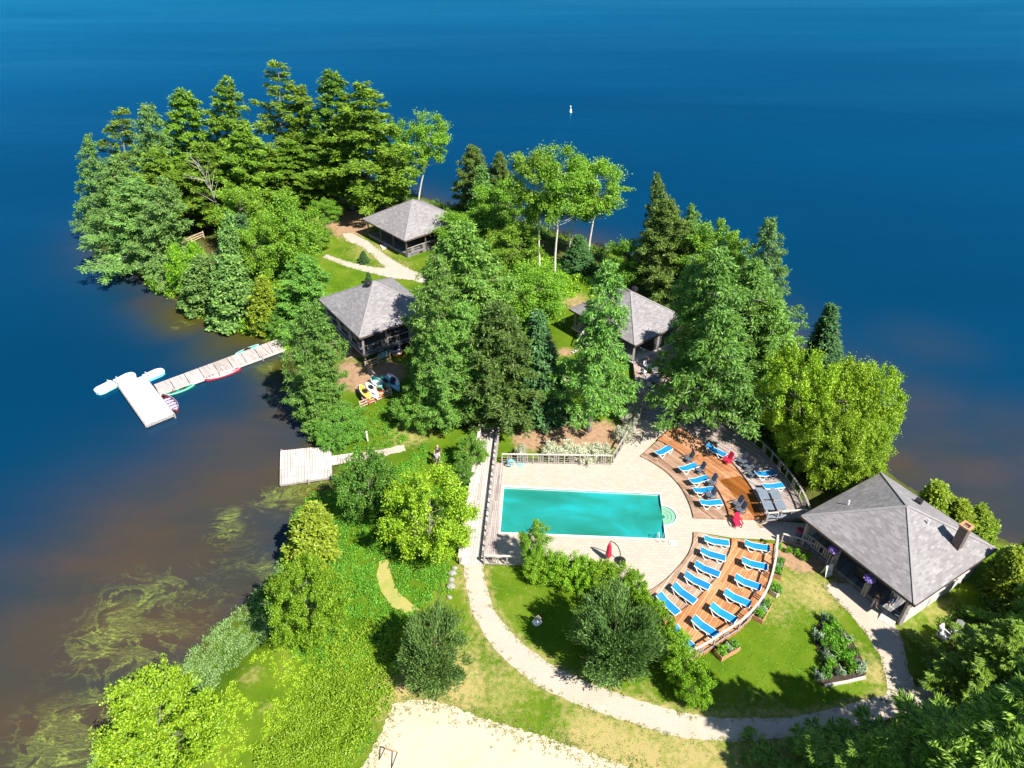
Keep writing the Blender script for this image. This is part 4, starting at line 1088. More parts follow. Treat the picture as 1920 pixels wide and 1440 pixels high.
def rail_fence(label, P, h=1.0, rails=3, mat='railwood', group=None):
    P = [Vector(p) for p in P]; t = thing('rail_fence', label, 'fence', P[0], 0, group); U = Vector((0, 0, 1))
    for p in P: MB().tube([p - U * .3, p + U * h], .075, 7).build('post', M[mat], t)
    for k in range(rails):
        mb = MB(); hh = h * (.28 + .62 * k / max(1, rails - 1))
        for a, b in zip(P[:-1], P[1:]): mb.beam(a + U * (hh + random.uniform(-.03, .03)), b + U * (hh + random.uniform(-.03, .03)), .09, .11)
        mb.build('rail', M[mat], t)
    return t
def gl(L): return [ground(a, b) for a, b in L]
rail_fence('pale split rail fence below the boat rack', gl([(676, 767), (704, 755), (735, 743)]))
rail_fence('split rails beside the boathouse deck end', gl([(686, 692), (710, 683), (732, 674)]))
rail_fence('dark stepped rail between boathouse and boat rack', gl([(686, 684), (692, 700), (714, 722), (732, 738)]), .9, 3, 'greywood')
rail_fence('pale rail across the back of the boat rack', gl([(673, 735), (693, 728)]), .8, 1)
rail_fence('split rail fence by the campfire clearing', gl([(520, 378), (556, 374), (584, 370), (612, 366)]), 1.1)
rail_fence('split rail fence continuing right behind the campfire smoke', gl([(616, 365), (640, 363), (664, 366)]), 1.1)
rail_fence('low rail fence among trees near the left shore', gl([(338, 467), (360, 456), (383, 446)]), 1.1)

# ------------------------------------------------------------------ sun loungers
def make_lounger():
    t = thing('sun_lounger', 'x', 'sun lounger')
    fr = MB()
    for s in (-1, 1):
        y = .33 * s
        fr.tube([(1.0, y, .34), (.3, y, .36), (-.25, y, .36), (-.95, y, .60)], .035, 6)
    fr.tube([(1.0, -.33, .34), (1.0, .33, .34)], .035, 6); fr.tube([(-.95, -.33, .60), (-.95, .33, .60)], .035, 6)
    fr.build('frame', M['white'], t)
    for s in (-1, 1):
        for xx, xb, x2 in ((.78, .55, .98), (-.55, -.30, -.8)):
            l = MB(); l.tube([(x2, .34*s, .34 if xx > 0 else .5), (xx, .35*s, .05), (xb, .35*s, .02), (xb - .25 * (1 if xx > 0 else -1), .34*s, .34)], [.03, .04, .04, .03], 6)
            l.build('leg', M['white'], t)
    sl_ = MB()
    prof = [(1.0, .375), (.3, .385), (-.25, .39), (-.6, .50), (-.95, .635)]
    vs = []; fs = []
    for x, z in prof: vs += [(x, -.30, z), (x, .30, z)]
    for i in range(len(prof) - 1): a = 2 * i; fs.append((a, a + 1, a + 3, a + 2))
    sl_.add([Vector(v) for v in vs], fs)
    o = sl_.build('sling', M['blue'], t); sd_ = o.modifiers.new('thickness', 'SOLIDIFY'); sd_.thickness = .025; sd_.offset = 0
    return t
proto = make_lounger(); first_ = [True]
def put_lounger(h, f, z, label):
    o = proto if first_[0] else copy_tree(proto); first_[0] = False
    a, b = at(*h, z + .4), at(*f, z + .36)
    d = b - a; c = (a + b) / 2
    o.location = (c.x, c.y, z); o.rotation_euler = (0, 0, math.atan2(d.y, d.x) + random.uniform(-.035, .035)); o['label'] = label
    o['group'] = 'blue sun loungers around the pool'
def cu(x, y): return (1180 + x / 5.05, 780 + y / 5.05)
def cl(x, y): return (1180 + x / 5.05, 960 + y / 5.05)
ORD = ['first', 'second', 'third', 'fourth', 'fifth', 'sixth', 'seventh']
for i, (h, f) in enumerate([((260,365),(380,300)), ((475,515),(635,460)), ((575,630),(740,580)), ((605,715),(800,690)), ((670,828),(868,815))]):
    put_lounger(cu(*h), cu(*f), zA, 'blue lounger on the brown inner tier of the upper deck, %s from the top' % ORD[i])
put_lounger(cu(742, 290), cu(895, 365), zB, 'blue lounger beside the red armchair high on the upper deck')
put_lounger(cu(1200, 560), cu(1375, 530), zC, 'blue lounger next to three grey armchairs on the grey tier')
put_lounger(cu(1262, 680), cu(1455, 650), zC, 'blue lounger above the patio table on the grey tier')
for i, (h, f) in enumerate([((720,262),(930,295)), ((685,378),(895,432)), ((630,505),(840,585)), ((540,605),(742,705)), ((425,710),(612,838)), ((285,800),(450,945))]):
    put_lounger(cl(*h), cl(*f), zA, 'blue lounger on the tan inner tier of the lower deck, %s from the top' % ORD[i])
for i, (h, f) in enumerate([((1100,310),(1315,340)), ((1075,470),(1295,520)), ((1010,632),(1230,708)), ((910,768),(1130,870)), ((785,900),(990,1022)), ((615,1020),(815,1160)), ((430,1110),(590,1275))]):
    put_lounger(cl(*h), cl(*f), zB, 'blue lounger on the orange outer tier of the lower deck, %s from the top' % ORD[i])

# ------------------------------------------------------------------ armchairs
def make_armchair(mat):
    t = thing('garden_armchair', 'x', 'chair')
    s_ = MB(); s_.box((.05, 0, .36), (.56, .54, .05), mat=Matrix.Rotation(R(8), 3, 'Y')); s_.build('seat', M[mat], t, bevel=.015)
    b_ = MB()
    for k in range(5):
        y = (-2 + k) * .115; hgt = .92 - .05 * abs(k - 2)
        b_.box((-.38, y, .36 + hgt / 2), (.035, .105, hgt), mat=Matrix.Rotation(R(-22), 3, 'Y'))
    b_.build('backrest', M[mat], t)
    for s in (-1, 1):
        MB().box((.0, .34 * s, .60), (.78, .13, .035)).build('armrest', M[mat], t, bevel=.015)
        MB().box((.31, .31 * s, .29), (.08, .06, .58)).build('leg', M[mat], t)
        MB().beam((.3, .29 * s, .33), (-.48, .29 * s, .04), .04, .11).build('leg', M[mat], t)
        MB().beam((-.34, .31 * s, .1), (-.44, .31 * s, .6), .05, .06).build('leg', M[mat], t)
    return t
def put_chair(src, px, z, face, label, grp):
    o = src[0] if not src[1] else copy_tree(src[0]); src[1] = True
    p = at(*px, z + .3); o.location = (p.x, p.y, z); o.rotation_euler = (0, 0, face + random.uniform(-.12, .12)); o.scale = (.88, .88, .9); o['label'] = label; o['group'] = grp
gsrc = [make_armchair('slate'), False]; rsrc = [make_armchair('red'), False]
fl = math.atan2(-.45, -.9)
for i, (x, y) in enumerate([(560, 405), (665, 510), (775, 625), (770, 755)]):
    put_chair(gsrc, cu(x, y), zB if i > 1 else zA, fl, 'dark grey armchair beside a blue lounger on the upper deck, %s from the top' % ORD[i], 'dark grey armchairs')
for i, (x, y) in enumerate([(1060, 425), (1115, 475), (1160, 550)]):
    put_chair(gsrc, cu(x, y), zC, fl, 'dark grey armchair of three on the grey tier, %s from the top' % ORD[i], 'dark grey armchairs')
put_chair(gsrc, cu(1020, 830), zB, math.atan2(-.35, -.95), 'upper dark grey armchair of the pair by the red one', 'dark grey armchairs')
put_chair(gsrc, cu(1050, 890), zB, math.atan2(-.35, -.95), 'lower dark grey armchair of the pair by the red one', 'dark grey armchairs')
put_chair(rsrc, (1364, 863), zB, fl, 'red armchair beside the lounger at the middle tier edge', 'red armchairs')
put_chair(rsrc, (1383, 981), .03, R(-88), 'red armchair standing on the paving between the two decks', 'red armchairs')

# patio table of four slatted panels
pt_ = thing('patio_table', 'square blue grey slatted table with a central umbrella hole', 'table', at(1447, 938, zC + .0))
pc = at(1447, 938, zC + .7); 
for sx in (-1, 1):
    for sy in (-1, 1):
        mb = MB()
        for k in range(5): mb.box((pc.x + sx * .52 + (k - 2) * .17, pc.y + sy * .62, zC + .74), (.155, 1.1, .035), 0)
        mb.build('table_panel', M['slatelight'], pt_)
        MB().box((pc.x + sx * .75, pc.y + sy * .9, zC + .36), (.09, .09, .72)).build('leg', M['slatelight'], pt_)
MB().tube([(pc.x, pc.y, zC + .02), (pc.x, pc.y, zC + .79)], .17, 12).build('umbrella_socket', M['black'], pt_)
for sy, lab in ((1.65, 'far'), (-1.65, 'near')):
    bn = thing('patio_bench', 'blue grey bench on the %s side of the square patio table' % lab, 'bench', (pc.x, pc.y + sy * .98, zC), 0, 'benches at the square patio table')
    mb = MB()
    for k in range(3): mb.box((pc.x, pc.y + sy * .98 + (k - 1) * .14, zC + .44), (1.7, .125, .035))
    mb.build('seat', M['slatelight'], bn)
    for sx in (-.7, .7): MB().box((pc.x + sx, pc.y + sy * .98, zC + .21), (.07, .36, .42)).build('leg', M['slatelight'], bn)

# round tables on the shaded terrace
def make_cafe_chair():
    t = thing('cafe_chair', 'x', 'chair')
    MB().box((0, 0, .45), (.44, .44, .04)).build('seat', M['white'], t, bevel=.01)
    MB().box((-.21, 0, .72), (.035, .42, .44), mat=Matrix.Rotation(R(-8), 3, 'Y')).build('backrest', M['white'], t, bevel=.01)
    for sx in (-1, 1):
        for sy in (-1, 1): MB().tube([(sx * .18, sy * .18, .43), (sx * .22, sy * .2, 0)], .018, 6).build('leg', M['slatelight'], t)
    return t
csrc = [make_cafe_chair(), False]
for q_, (x, y, w_) in enumerate([(1221, 693, 'far'), (1226, 715, 'near')]):
    p = at(x, y, .75 + .4)
    tb = thing('round_table', 'round dark table of the %s seating group on the shaded terrace' % w_, 'table', (p.x, p.y, .75), 0, 'round tables on the shaded terrace')
    MB().tube([(p.x, p.y, 1.45), (p.x, p.y, 1.49)], .6, 20).build('tabletop', M['slate'], tb)
    MB().tube([(p.x, p.y, .77), (p.x, p.y, 1.45)], .05, 8).build('pedestal', M['black'], tb)
    MB().tube([(p.x, p.y, .752), (p.x, p.y, .79)], .32, 12).build('base', M['black'], tb)
    for i in range(4):
        a = .5 + i * math.pi / 2 + q_ * .4
        o = csrc[0] if not csrc[1] else copy_tree(csrc[0]); csrc[1] = True
        o.location = (p.x + .92 * math.cos(a), p.y + .92 * math.sin(a), .75); o.rotation_euler = (0, 0, a + math.pi)
        o['group'] = 'chairs on the shaded terrace'
        o['label'] = 'white cafe chair at the %s round table, on its %s side' % (w_, ['right', 'far', 'left', 'near'][i])
# white garden furniture under the bottom right spruce
for lab, x, y, f in (('white garden armchair nearer the house under the right hand spruce', 1790, 1182, 2.3), ('white garden armchair nearer the gravel path under the spruce', 1770, 1192, .6)):
    pass
M['offwhite'] = plain('weathered_white_wood', (0.50, 0.50, 0.49), 0.7, 0.15, 5)
wsrc = [make_armchair('offwhite'), False]
put_chair(wsrc, (1792, 1184), 0, 3.9, 'white garden armchair nearer the pool house under the right spruce', 'white garden armchairs')
put_chair(wsrc, (1770, 1192), 0, 5.2, 'white garden armchair nearer the gravel path by the right spruce', 'white garden armchairs')
put_chair(wsrc, (651, 384), 0, 3.3, 'white armchair facing the smoky campfire, the left one', 'white garden armchairs')
put_chair(wsrc, (659, 389), 0, 3.0, 'white armchair facing the smoky campfire, the right one', 'white garden armchairs')

# ------------------------------------------------------------------ small things around the pool
um = thing('parasol', 'closed red cantilever parasol with a black curved arm beside the hedge', 'parasol', at(1142, 1056, .03))
p = at(1140, 1050, .03)
MB().tube([p + Vector((0, 0, .25)), p + Vector((0, 0, .6)), p + Vector((0, 0, 1.6)), p + Vector((0, 0, 2.1))], [.10, .26, .17, .03], 10).build('folded_canopy', M['red'], um, smooth=True)
mb = MB(); mb.tube([p + Vector((.95, -.1, .05)), p + Vector((.9, -.05, .9)), p + Vector((.65, 0, 1.6)), p + Vector((.3, 0, 2.05)), p + Vector((0, 0, 2.15))], .04, 7); mb.build('arm', M['black'], um)
mb = MB(); mb.tube([p + Vector((.95, -.1, 0)), p + Vector((.95, -.1, .07))], .45, 14); mb.build('base', M['black'], um)
hs = thing('garden_hose', 'coiled blue hose hanging on the white topped fence', 'hose', at(958, 868, .03))
p = at(958, 866, .6); mb = MB()
for k in range(4): mb.torus(p + Vector((0, -.08 - k * .05, 0)), .34 - .02 * k, .028, 20, 6, Matrix.Rotation(R(90), 3, 'X'))
mb.build('hose_coil', M['skyblue'], hs, smooth=True); MB().box(p + Vector((0, .0, .25)), (.12, .12, .1)).build('hook', M['white'], hs)
nt_ = thing('pool_net', 'blue pool net with white handle by the fence', 'pool net', at(976, 868, .03))
p = at(976, 867, .03); MB().tube([p + Vector((0, .05, .1)), p + Vector((0, .2, 1.2))], .025, 6).build('handle', M['white'], nt_)
MB().box(p + Vector((0, -.35, .04)), (.5, .35, .04)).build('net', M['skyblue'], nt_, bevel=.01)
MB().box(p + Vector((0, .08, .9)), (.3, .12, .3)).build('bracket', M['white'], nt_)
ld = thing('pool_ladder', 'white handrails and platform at the lower right pool corner', 'pool ladder', POOL[2])
for k in (-.25, .25):
    q0 = POOL[2] + Vector((-.4 + k, 0, 0))
    MB().tube([q0 + Vector((0, -.35, .03)), q0 + Vector((0, -.35, .75)), q0 + Vector((0, -.1, .9)), q0 + Vector((0, .15, .7)), q0 + Vector((0, .15, -.4))], .03, 7).build('handrail', M['white'], ld, smooth=True)
MB().box(POOL[2] + Vector((-.4, .15, -.15)), (.5, .12, .04)).build('tread', M['white'], ld)
bx = thing('pump_lid', 'white square access lid on the paving near the pool corner', 'access lid', at(1262, 1018, .03))
MB().box(at(1262, 1018, .06), (.6, .45, .06), .1).build('lid', M['white'], bx, bevel=.01); MB().box(at(1262, 1018, .1), (.2, .04, .03), .8).build('lid_handle', M['slate'], bx)
railing('white topped railing from the lower deck corner to the porch', [at(1464, 1016, .03), at(1500, 1026, .03), at(1542, 1043, .03)], .95, topmat='palewood', post_gap=1.6)
rb = thing('litter_barrel', 'dark barrel with a bright red rim by the pool house entrance', 'barrel', at(1497, 1009, .03))
p = at(1497, 1009, .03); MB().tube([p, p + Vector((0, 0, .45)), p + Vector((0, 0, .9))], [.29, .32, .3], 16).build('drum', M['slate'], rb, smooth=True)
MB().torus(p + Vector((0, 0, .93)), .27, .07, 20, 8).build('rim', M['red'], rb, smooth=True)
sg = thing('sandwich_board', 'white sandwich board sign standing on the lawn by the porch', 'sign', at(1550, 1076))
p = at(1549, 1077); q = Matrix.Rotation(R(25), 3, 'Z') 
for s in (-1, 1):
    Q = q @ Matrix.Rotation(R(12 * s), 3, 'X')
    b_ = MB().box(p + q @ Vector((0, .12 * -s * -1 if False else .13 * s, .55)), (.72, .03, 1.1), mat=q @ Matrix.Rotation(R(12 * s), 3, 'X')).build('panel', M['white'], sg)
    if s < 0:
        tx = MB()
        for k in range(2):
            tx.box(p + q @ Vector((0, -.152, .60 - k * .07)) + q @ Vector((0, -.012 * (1 - 0), 0)), (.26 - .06 * k, .012, .03), mat=q @ Matrix.Rotation(R(-12), 3, 'X'))
        tx.build('lettering', M['slate'], b_)
gl_ = thing('goal_frame', 'small frame of dark poles and pale crossbar on the sand', 'goal frame', at(728, 1415))
a, b = at(722, 1402, .75), at(745, 1410, .75)
MB().beam(a, b, .06, .06).build('crossbar', M['terracotta'], gl_)
for p, (x, y) in ((a, (711, 1424)), (b, (734, 1440))): MB().tube([p, at(x, y, .02)], .035, 6).build('pole', M['black'], gl_)
bl = thing('path_light', 'short grey bollard light beside the gravel path', 'bollard light', at(1102, 1256))
p = at(1102, 1257); MB().tube([p - Vector((0, 0, .1)), p + Vector((0, 0, .55))], .10, 10).build('post', M['stone'], bl); MB().tube([p + Vector((0, 0, .55)), p + Vector((0, 0, .85))], .13, 10).build('light_head', M['white'], bl)
bp = thing('marker_post', 'white marker post in the grass above the square dock', 'post', ground(690, 828))
p = ground(690, 828); MB().box(p + Vector((0, 0, .55)), (.12, .12, 1.3)).build('post', M['white'], bp); MB().box(p + Vector((0, 0, 1.22)), (.2, .2, .06)).build('cap', M['palewood'], bp)
rk = thing('lawn_ornament', 'pale speckled stone ornament alone on the lawn', 'ornament', at(1007, 1168))
p = at(1007, 1170); mb = MB(); mb.ball(p + Vector((0, 0, .2)), .34, 10, 7, (1, .8, .9), .18); mb.build('base_stone', M['white'], rk)
mb = MB(); mb.ball(p + Vector((.05, .05, .58)), .24, 9, 6, (1, .8, 1.1), .2); mb.build('upper_stone', M['stone'], rk)
for i, (x, y, r_) in enumerate([(853, 1066, .22), (849, 1076, .30), (847, 1088, .24), (845, 1100, .32), (843, 1121, .2)]):
    p = ground(x, y); mb = MB(); mb.ball(p + Vector((0, 0, r_ * .3)), r_, 10, 7, (1.1, .85, .7), .14)
    tag(mb.build('boulder', M['stone'], None, loc=p), 'pale boulder at the meadow edge of the path, %s from the boardwalk' % ORD[i], 'boulder', 'boulders beside the boardwalk foot')
by = thing('channel_buoy', 'small white buoy alone on the open blue lake', 'buoy', at(1070, 208, WATER_Z))
p = at(1070, 211, WATER_Z); MB().tube([p - Vector((0, 0, .4)), p + Vector((0, 0, .15)), p + Vector((0, 0, .75))], [.28, .33, .18], 12).build('float', M['white'], by, smooth=True)
MB().tube([p + Vector((0, 0, .75)), p + Vector((-.05, 0, 1.35))], .09, 8).build('mast', M['white'], by); MB().ball(p + Vector((-.08, 0, 1.45)), .18, 10, 6).build('top_mark', M['white'], by)
lb = thing('garden_lantern', 'dark lantern post at the corner of the middle pavilion', 'lantern', ground(1057, 617))
p = ground(1057, 618); MB().tube([p, p + Vector((0, 0, 1.0))], .05, 7).build('post', M['black'], lb); MB().tube([p + Vector((0, 0, 1)), p + Vector((0, 0, 1.4))], .16, 8).build('lantern_head', M['palewood'], lb)
# planters
def planter(label, a, b, z, mat='terracotta', wd=.75, plants='shrub'):
    p, q_ = at(*a, z + .45), at(*b, z + .45); d = q_ - p; L = d.length; c = (p + q_) / 2; rz = math.atan2(d.y, d.x)
    t = thing('planter_box', label, 'planter', (c.x, c.y, z), 0, 'planters along the lower deck')
    Q = Matrix.Rotation(rz, 3, 'Z'); o = Vector((c.x, c.y, z))
    mb = MB()
    for s in (-1, 1): mb.box(o + Q @ Vector((0, s * (wd / 2 - .02), .24)), (L, .04, .48), rz); mb.box(o + Q @ Vector((s * (L / 2 - .02), 0, .24)), (.038, wd - .082, .478), rz)
    mb.build('box', M[mat], t); MB().box(o + Vector((0, 0, .2)), (L - .09, wd - .09, .4), rz).build('soil', M['soil'], t)
    return t, o, Q, L, wd
PLANTERS = [planter('cedar planter at the bottom curve of the lower deck', (1347, 1226), (1382, 1206), 0), planter('cedar planter on the lower right of the deck curve', (1421, 1159), (1440, 1127), 0),
            planter('long narrow planter right of the orange deck', (1456, 1078), (1464, 1049), 0), planter('grey framed planter against the deck railing', (1448, 1100), (1462, 1110), 0, 'palewood')]

# ------------------------------------------------------------------ foliage templates
def unit(a): return a / np.maximum(1e-9, np.linalg.norm(a, axis=1, keepdims=True))
def leaf_mesh(name, C, D, Nn, L, W, mat):
    C = np.asarray(C); D = unit(np.asarray(D)); S = unit(np.cross(D, Nn))
    L = np.asarray(L).reshape(-1, 1); W = np.asarray(W).reshape(-1, 1)
    v = np.stack([C - D * L / 2, C + S * W / 2 + D * L * .08, C + D * L / 2, C - S * W / 2 + D * L * .08], 1).reshape(-1, 3)
    q = np.arange(len(v)).reshape(-1, 4)
    me = mesh_from(name, v, q, smooth=False)
    me.materials.append(mat); return me
def trunk_mesh(h, r0, rg, top=0.05, bend=0.02, limbs=(), mat='bark', name='trunk', n=7):
    mb = MB(); k = 9
    P = [Vector((bend * h * math.sin(i * .9 + rg.random()) * (i / k), bend * h * math.cos(i * 1.3 + rg.random()) * (i / k), -0.5 + (h + .5) * i / k)) for i in range(k + 1)]
    mb.tube(P, [r0 * (1.15 if i == 0 else 1 - (1 - top) * i / k) for i in range(k + 1)], n)
    for a, b, r_ in limbs:
        a, b = Vector(a), Vector(b); m = a.lerp(b, .5) + Vector((0, 0, -.06 * (b - a).length))
        mb.tube([a, m, b], [r_, r_ * .7, r_ * .25], 5, cap=False)
    me = bpy.data.meshes.new(name); me.from_pydata(mb.v, [], mb.f); me.update()
    me.polygons.foreach_set('use_smooth', [True] * len(me.polygons)); me.materials.append(M[mat]); return me
def conifer(seed, h, Rr, base, step, nb, rise, droop, dens, prof, mat, L=.42, W=.13, hang=0.0, per=9, rand=.35, gap=0.0, bark='bark', tr=.22, irr=.22, latw=.17, fuzz=.12):
    rg = np.random.default_rng(seed); pr = random.Random(seed)
    C, D, Nn = [], [], []; limbs = []
    z = base * h
    while z < h * .985:
        t = (z / h - base) / (1 - base); rad0 = Rr * prof(t)
        n = max(3, int(nb * (0.6 + .4 * (1 - t))))
        az0 = rg.random() * 6.28
        for k in range(n):
            if rg.random() < gap * (1 - t): continue
            az = az0 + 6.283 * k / n + rg.normal() * .25
            Lb = rad0 * np.clip(1 + rg.normal() * irr, .45, 1.35); zb = z + rg.normal() * step * .25
            if Lb < .15: Lb = .15
            ca, sa = math.cos(az), math.sin(az)
            nt_ = max(3, int(Lb * dens * (1.0 if Lb > 1 else 1.4)))
            s = 1 - (1 - .16) * rg.random(nt_) ** 1.45
            lat = rg.normal(size=nt_) * (.05 + latw * Lb * (1.12 - s))
            out = np.stack([np.full(nt_, ca), np.full(nt_, sa), np.zeros(nt_)], 1)
            sid = np.stack([np.full(nt_, -sa), np.full(nt_, ca), np.zeros(nt_)], 1)
            zz = zb + rise * s * Lb - droop * s * s * Lb - hang * rg.random(nt_) * .6
            ctr = out * (s * Lb)[:, None] + sid * lat[:, None]; ctr[:, 2] += zz
            ctr = np.repeat(ctr, per, 0); m = len(ctr)
            dirr = np.repeat(out * .8 + sid * (np.sign(lat) * .75)[:, None] + np.array([0, 0, rise - droop * 1.2 - hang]), per, 0) + rg.normal(size=(m, 3)) * rand * 1.5
            ctr = ctr + unit(dirr) * (rg.random((m, 1)) * .40 * (L / .42)) + rg.normal(size=(m, 3)) * fuzz * (L / .42)
            C.append(ctr); D.append(dirr); Nn.append(np.array([0, 0, 1.]) + np.repeat(out * .25, per, 0) + rg.normal(size=(m, 3)) * (.35 + hang * .6))
            if Lb > .9 and rg.random() < .5: limbs.append(((0, 0, zb), (ca * Lb * .8, sa * Lb * .8, zb + (rise * .8 - droop * .64) * Lb), .02 + .012 * Lb))
        z += step * (1 - .45 * t) * rg.uniform(.8, 1.2)
    C = np.concatenate(C); D = np.concatenate(D); Nn = np.concatenate(Nn); m = len(C)
    cm = leaf_mesh('crown', C, D, Nn, L * rg.uniform(.7, 1.3, m), W * rg.uniform(.7, 1.3, m), M[mat])
    return dict(h=h, R=Rr, trunk=trunk_mesh(h * .97, tr, pr, .08, .004, limbs, bark), crown=cm)
def broadleaf(seed, h, Rr, base, ncl, per, leafL, cr, mat, bark='bark', tr=.2, flat=.8, limb=True, lop=.15, spiky=0.0, Wf=.72, inner=.45, forks=1):
    rg = np.random.default_rng(seed); pr = random.Random(seed)
    zc = h * (1 + base) / 2; rz = h * (1 - base) / 2
    u = unit(rg.normal(size=(ncl, 3))); rr = inner + (1 - inner) * rg.random(ncl) ** .5
    cc = u * rr[:, None] * np.array([Rr - cr * .5, Rr - cr * .5, rz - cr * .3])
    ang = np.arctan2(cc[:, 1], cc[:, 0]); lob = 1 + lop * np.sin(3 * ang + seed) + lop * .7 * np.sin(5 * ang + 2 * seed)
    cc[:, :2] *= lob[:, None]; cc[:, 2] += zc
    C, D, Nn = [], [], []
    for i in range(ncl):
        m = int(per * rg.uniform(.6, 1.4)); r_ = cr * rg.uniform(.65, 1.3)
        o = unit(rg.normal(size=(m, 3))) * (rg.random((m, 1)) ** .5) * r_ * 1.15 * rg.uniform(.5, 1.5, 3); o[:, 2] *= flat; o += unit(cc[i][None] - np.array([0, 0, zc])) * (rg.normal(size=(m, 1)) * r_ * .45)
        p = cc[i] + o
        outv = unit(p - np.array([0, 0, zc - rz * .4]))
        if spiky:
            d = outv * 1.2 + np.array([0, 0, .5 * spiky]) + rg.normal(size=(m, 3)) * .45; nn = rg.normal(size=(m, 3)) + np.array([0, 0, .3])
        else:
            d = rg.normal(size=(m, 3)) + outv * .5 - np.array([0, 0, .25]); nn = outv * .35 + np.array([0, 0, .6]) + rg.normal(size=(m, 3)) * .85
        C.append(p); D.append(d); Nn.append(nn)
    C = np.concatenate(C); D = np.concatenate(D); Nn = np.concatenate(Nn)
    k = C[:, 2] > .05; C, D, Nn = C[k], D[k], Nn[k]; m = len(C)
    cm = leaf_mesh('crown', C, D, Nn, leafL * rg.uniform(.6, 1.35, m), leafL * Wf * rg.uniform(.6, 1.3, m), M[mat])
    limbs = []
    if limb:
        for i in range(ncl):
            if rg.random() < min(.6, 40 / ncl):
                zb = max(.3, min(h * .8, cc[i][2] - .55 * np.hypot(cc[i][0], cc[i][1]) - .4)); limbs.append(((0, 0, zb), tuple(cc[i] * .9), tr * .26 * (1 - zb / h * .6)))
    for f in range(forks - 1):
        a = 2.2 * f + seed; limbs.append(((0, 0, -.3), (math.cos(a) * Rr * .45, math.sin(a) * Rr * .45, h * .72), tr * .8))
    return dict(h=h, R=Rr, trunk=trunk_mesh(h * .85, tr, pr, .15, .012, limbs, bark), crown=cm)
pb_ = lambda t: (1 - t) ** .5 * (.62 + .38 * min(1, t * 2.6)) * (.9 + .14 * math.sin(t * 13)) + .03
pp = lambda t: (1 - t) ** .82 * (.55 + .45 * min(1, t * 4)) + .03
pl_ = lambda t: (1 - t) ** .7 * (.85 + .2 * math.sin(t * 9 + 1)) + .025
ps = lambda t: (1 - t) ** .95 + .02
pg = lambda t: (1 - t) ** .75 * (.7 + .3 * min(1, t * 3)) + .03
T = {}
T['pine'] = [conifer(101 + i, 22, 4.8, .16, 1.05, 7, .20, .16, 8.0, pp, 'pine', .46, .125, per=14, fuzz=.09, rand=.32, gap=.08, tr=.3, irr=.25) for i in range(3)]
T['openpine'] = [conifer(131, 24, 4.6, .18, 1.5, 6, .22, .16, 7.5, pp, 'pine', .46, .125, per=14, fuzz=.09, rand=.32, gap=.4, tr=.26, irr=.45, bark='greybark')]
T['larch'] = [conifer(201 + i, 19, 3.9, .10, .62, 7, .06, .10, 8.5, pl_, 'larch', .36, .10, hang=.5, per=10, rand=.45, gap=.05, tr=.25, irr=.32, bark='greybark') for i in range(3)]
T['broadlarch'] = [conifer(241 + i, 19, 4.4, .10, .66, 8, .10, .12, 8.0, pb_, 'larch', .36, .10, hang=.5, per=10, rand=.5, gap=.04, tr=.3, irr=.34, bark='greybark') for i in range(2)]
T['talllarch'] = [conifer(211 + i, 19, 3.9, .23, .62, 7, .06, .12, 8.5, pl_, 'larch', .36, .10, hang=.5, per=10, rand=.45, gap=.05, tr=.34, irr=.32, bark='greybark') for i in range(2)]
T['greylarch'] = [conifer(221 + i, 18, 3.9, .08, .7, 7, .06, .12, 8.5, pl_, 'larch_grey', .36, .10, hang=.5, per=10, rand=.45, gap=.08, tr=.24, irr=.38, bark='greybark') for i in range(2)]
T['spruce'] = [conifer(301 + i, 10, 2.0, .03, .38, 8, -.05, .10, 9, ps, 'spruce', .32, .13, hang=.1, per=8, rand=.35, tr=.14, irr=.16) for i in range(2)]
T['greenspruce'] = [conifer(321, 9, 2.2, .02, .40, 8, .05, .08, 9, pg, 'larch_grey', .36, .17, hang=.25, per=8, rand=.4, tr=.14, irr=.2)]
T['cedar'] = [conifer(341 + i, 8, 2.0, .02, .36, 8, .45, .10, 10, pg, 'cedar', .30, .14, per=9, rand=.5, tr=.14, irr=.15) for i in range(2)]
T['darkpine'] = [conifer(351 + i, 14, 4.2, .06, .62, 8, .30, .12, 6.5, pg, 'olive', .36, .10, per=18, rand=.75, gap=.04, tr=.24, irr=.22) for i in range(2)]
T['bigspruce'] = [conifer(361 + i, 15, 5.0, .04, .80, 8, .10, .16, 11, ps, 'bigspruce', .34, .06, latw=.13, hang=.02, per=22, rand=.22, fuzz=.05, tr=.26, irr=.30) for i in range(2)]
T['birch'] = [broadleaf(401 + i, 15, 3.0, .42, 80, 250, .18, .60, 'birch', 'whitebark', .15, .8) for i in range(3)]
T['greenbirch'] = [broadleaf(421 + i, 11, 3.2, .12, 110, 240, .19, .62, 'birch', 'greybark', .16, .8, forks=2) for i in range(2)]
T['maple'] = [broadleaf(441 + i, 8, 3.8, .06, 230, 190, .155, .42, 'maple', 'greybark', .10, .85, lop=.10, inner=.5) for i in range(3)]
T['shrub'] = [broadleaf(461 + i, 2.6, 2.0, .0, 90, 170, .115, .28, 'shrub', 'greybark', .05, .8, lop=.1, inner=.5, forks=4) for i in range(3)]
T['bush'] = [broadleaf(481 + i, 4.2, 2.5, .0, 120, 210, .13, .36, 'shrub_dark', 'greybark', .07, .75, lop=.12, forks=4) for i in range(2)]
T['mound'] = [broadleaf(501 + i, 6.2, 3.4, .0, 120, 300, .34, .60, 'mound', 'bark', .12, .9, lop=.10, spiky=1.0, Wf=.26, forks=3) for i in range(2)]
T['blossom'] = [broadleaf(521, 1.5, 1.4, .0, 34, 170, .12, .34, 'blossom', 'greybark', .04, .8, forks=4)]
T['silver'] = [broadleaf(541, .7, .5, .0, 14, 60, .12, .2, 'silver', 'greybark', .02, .8, limb=False)]
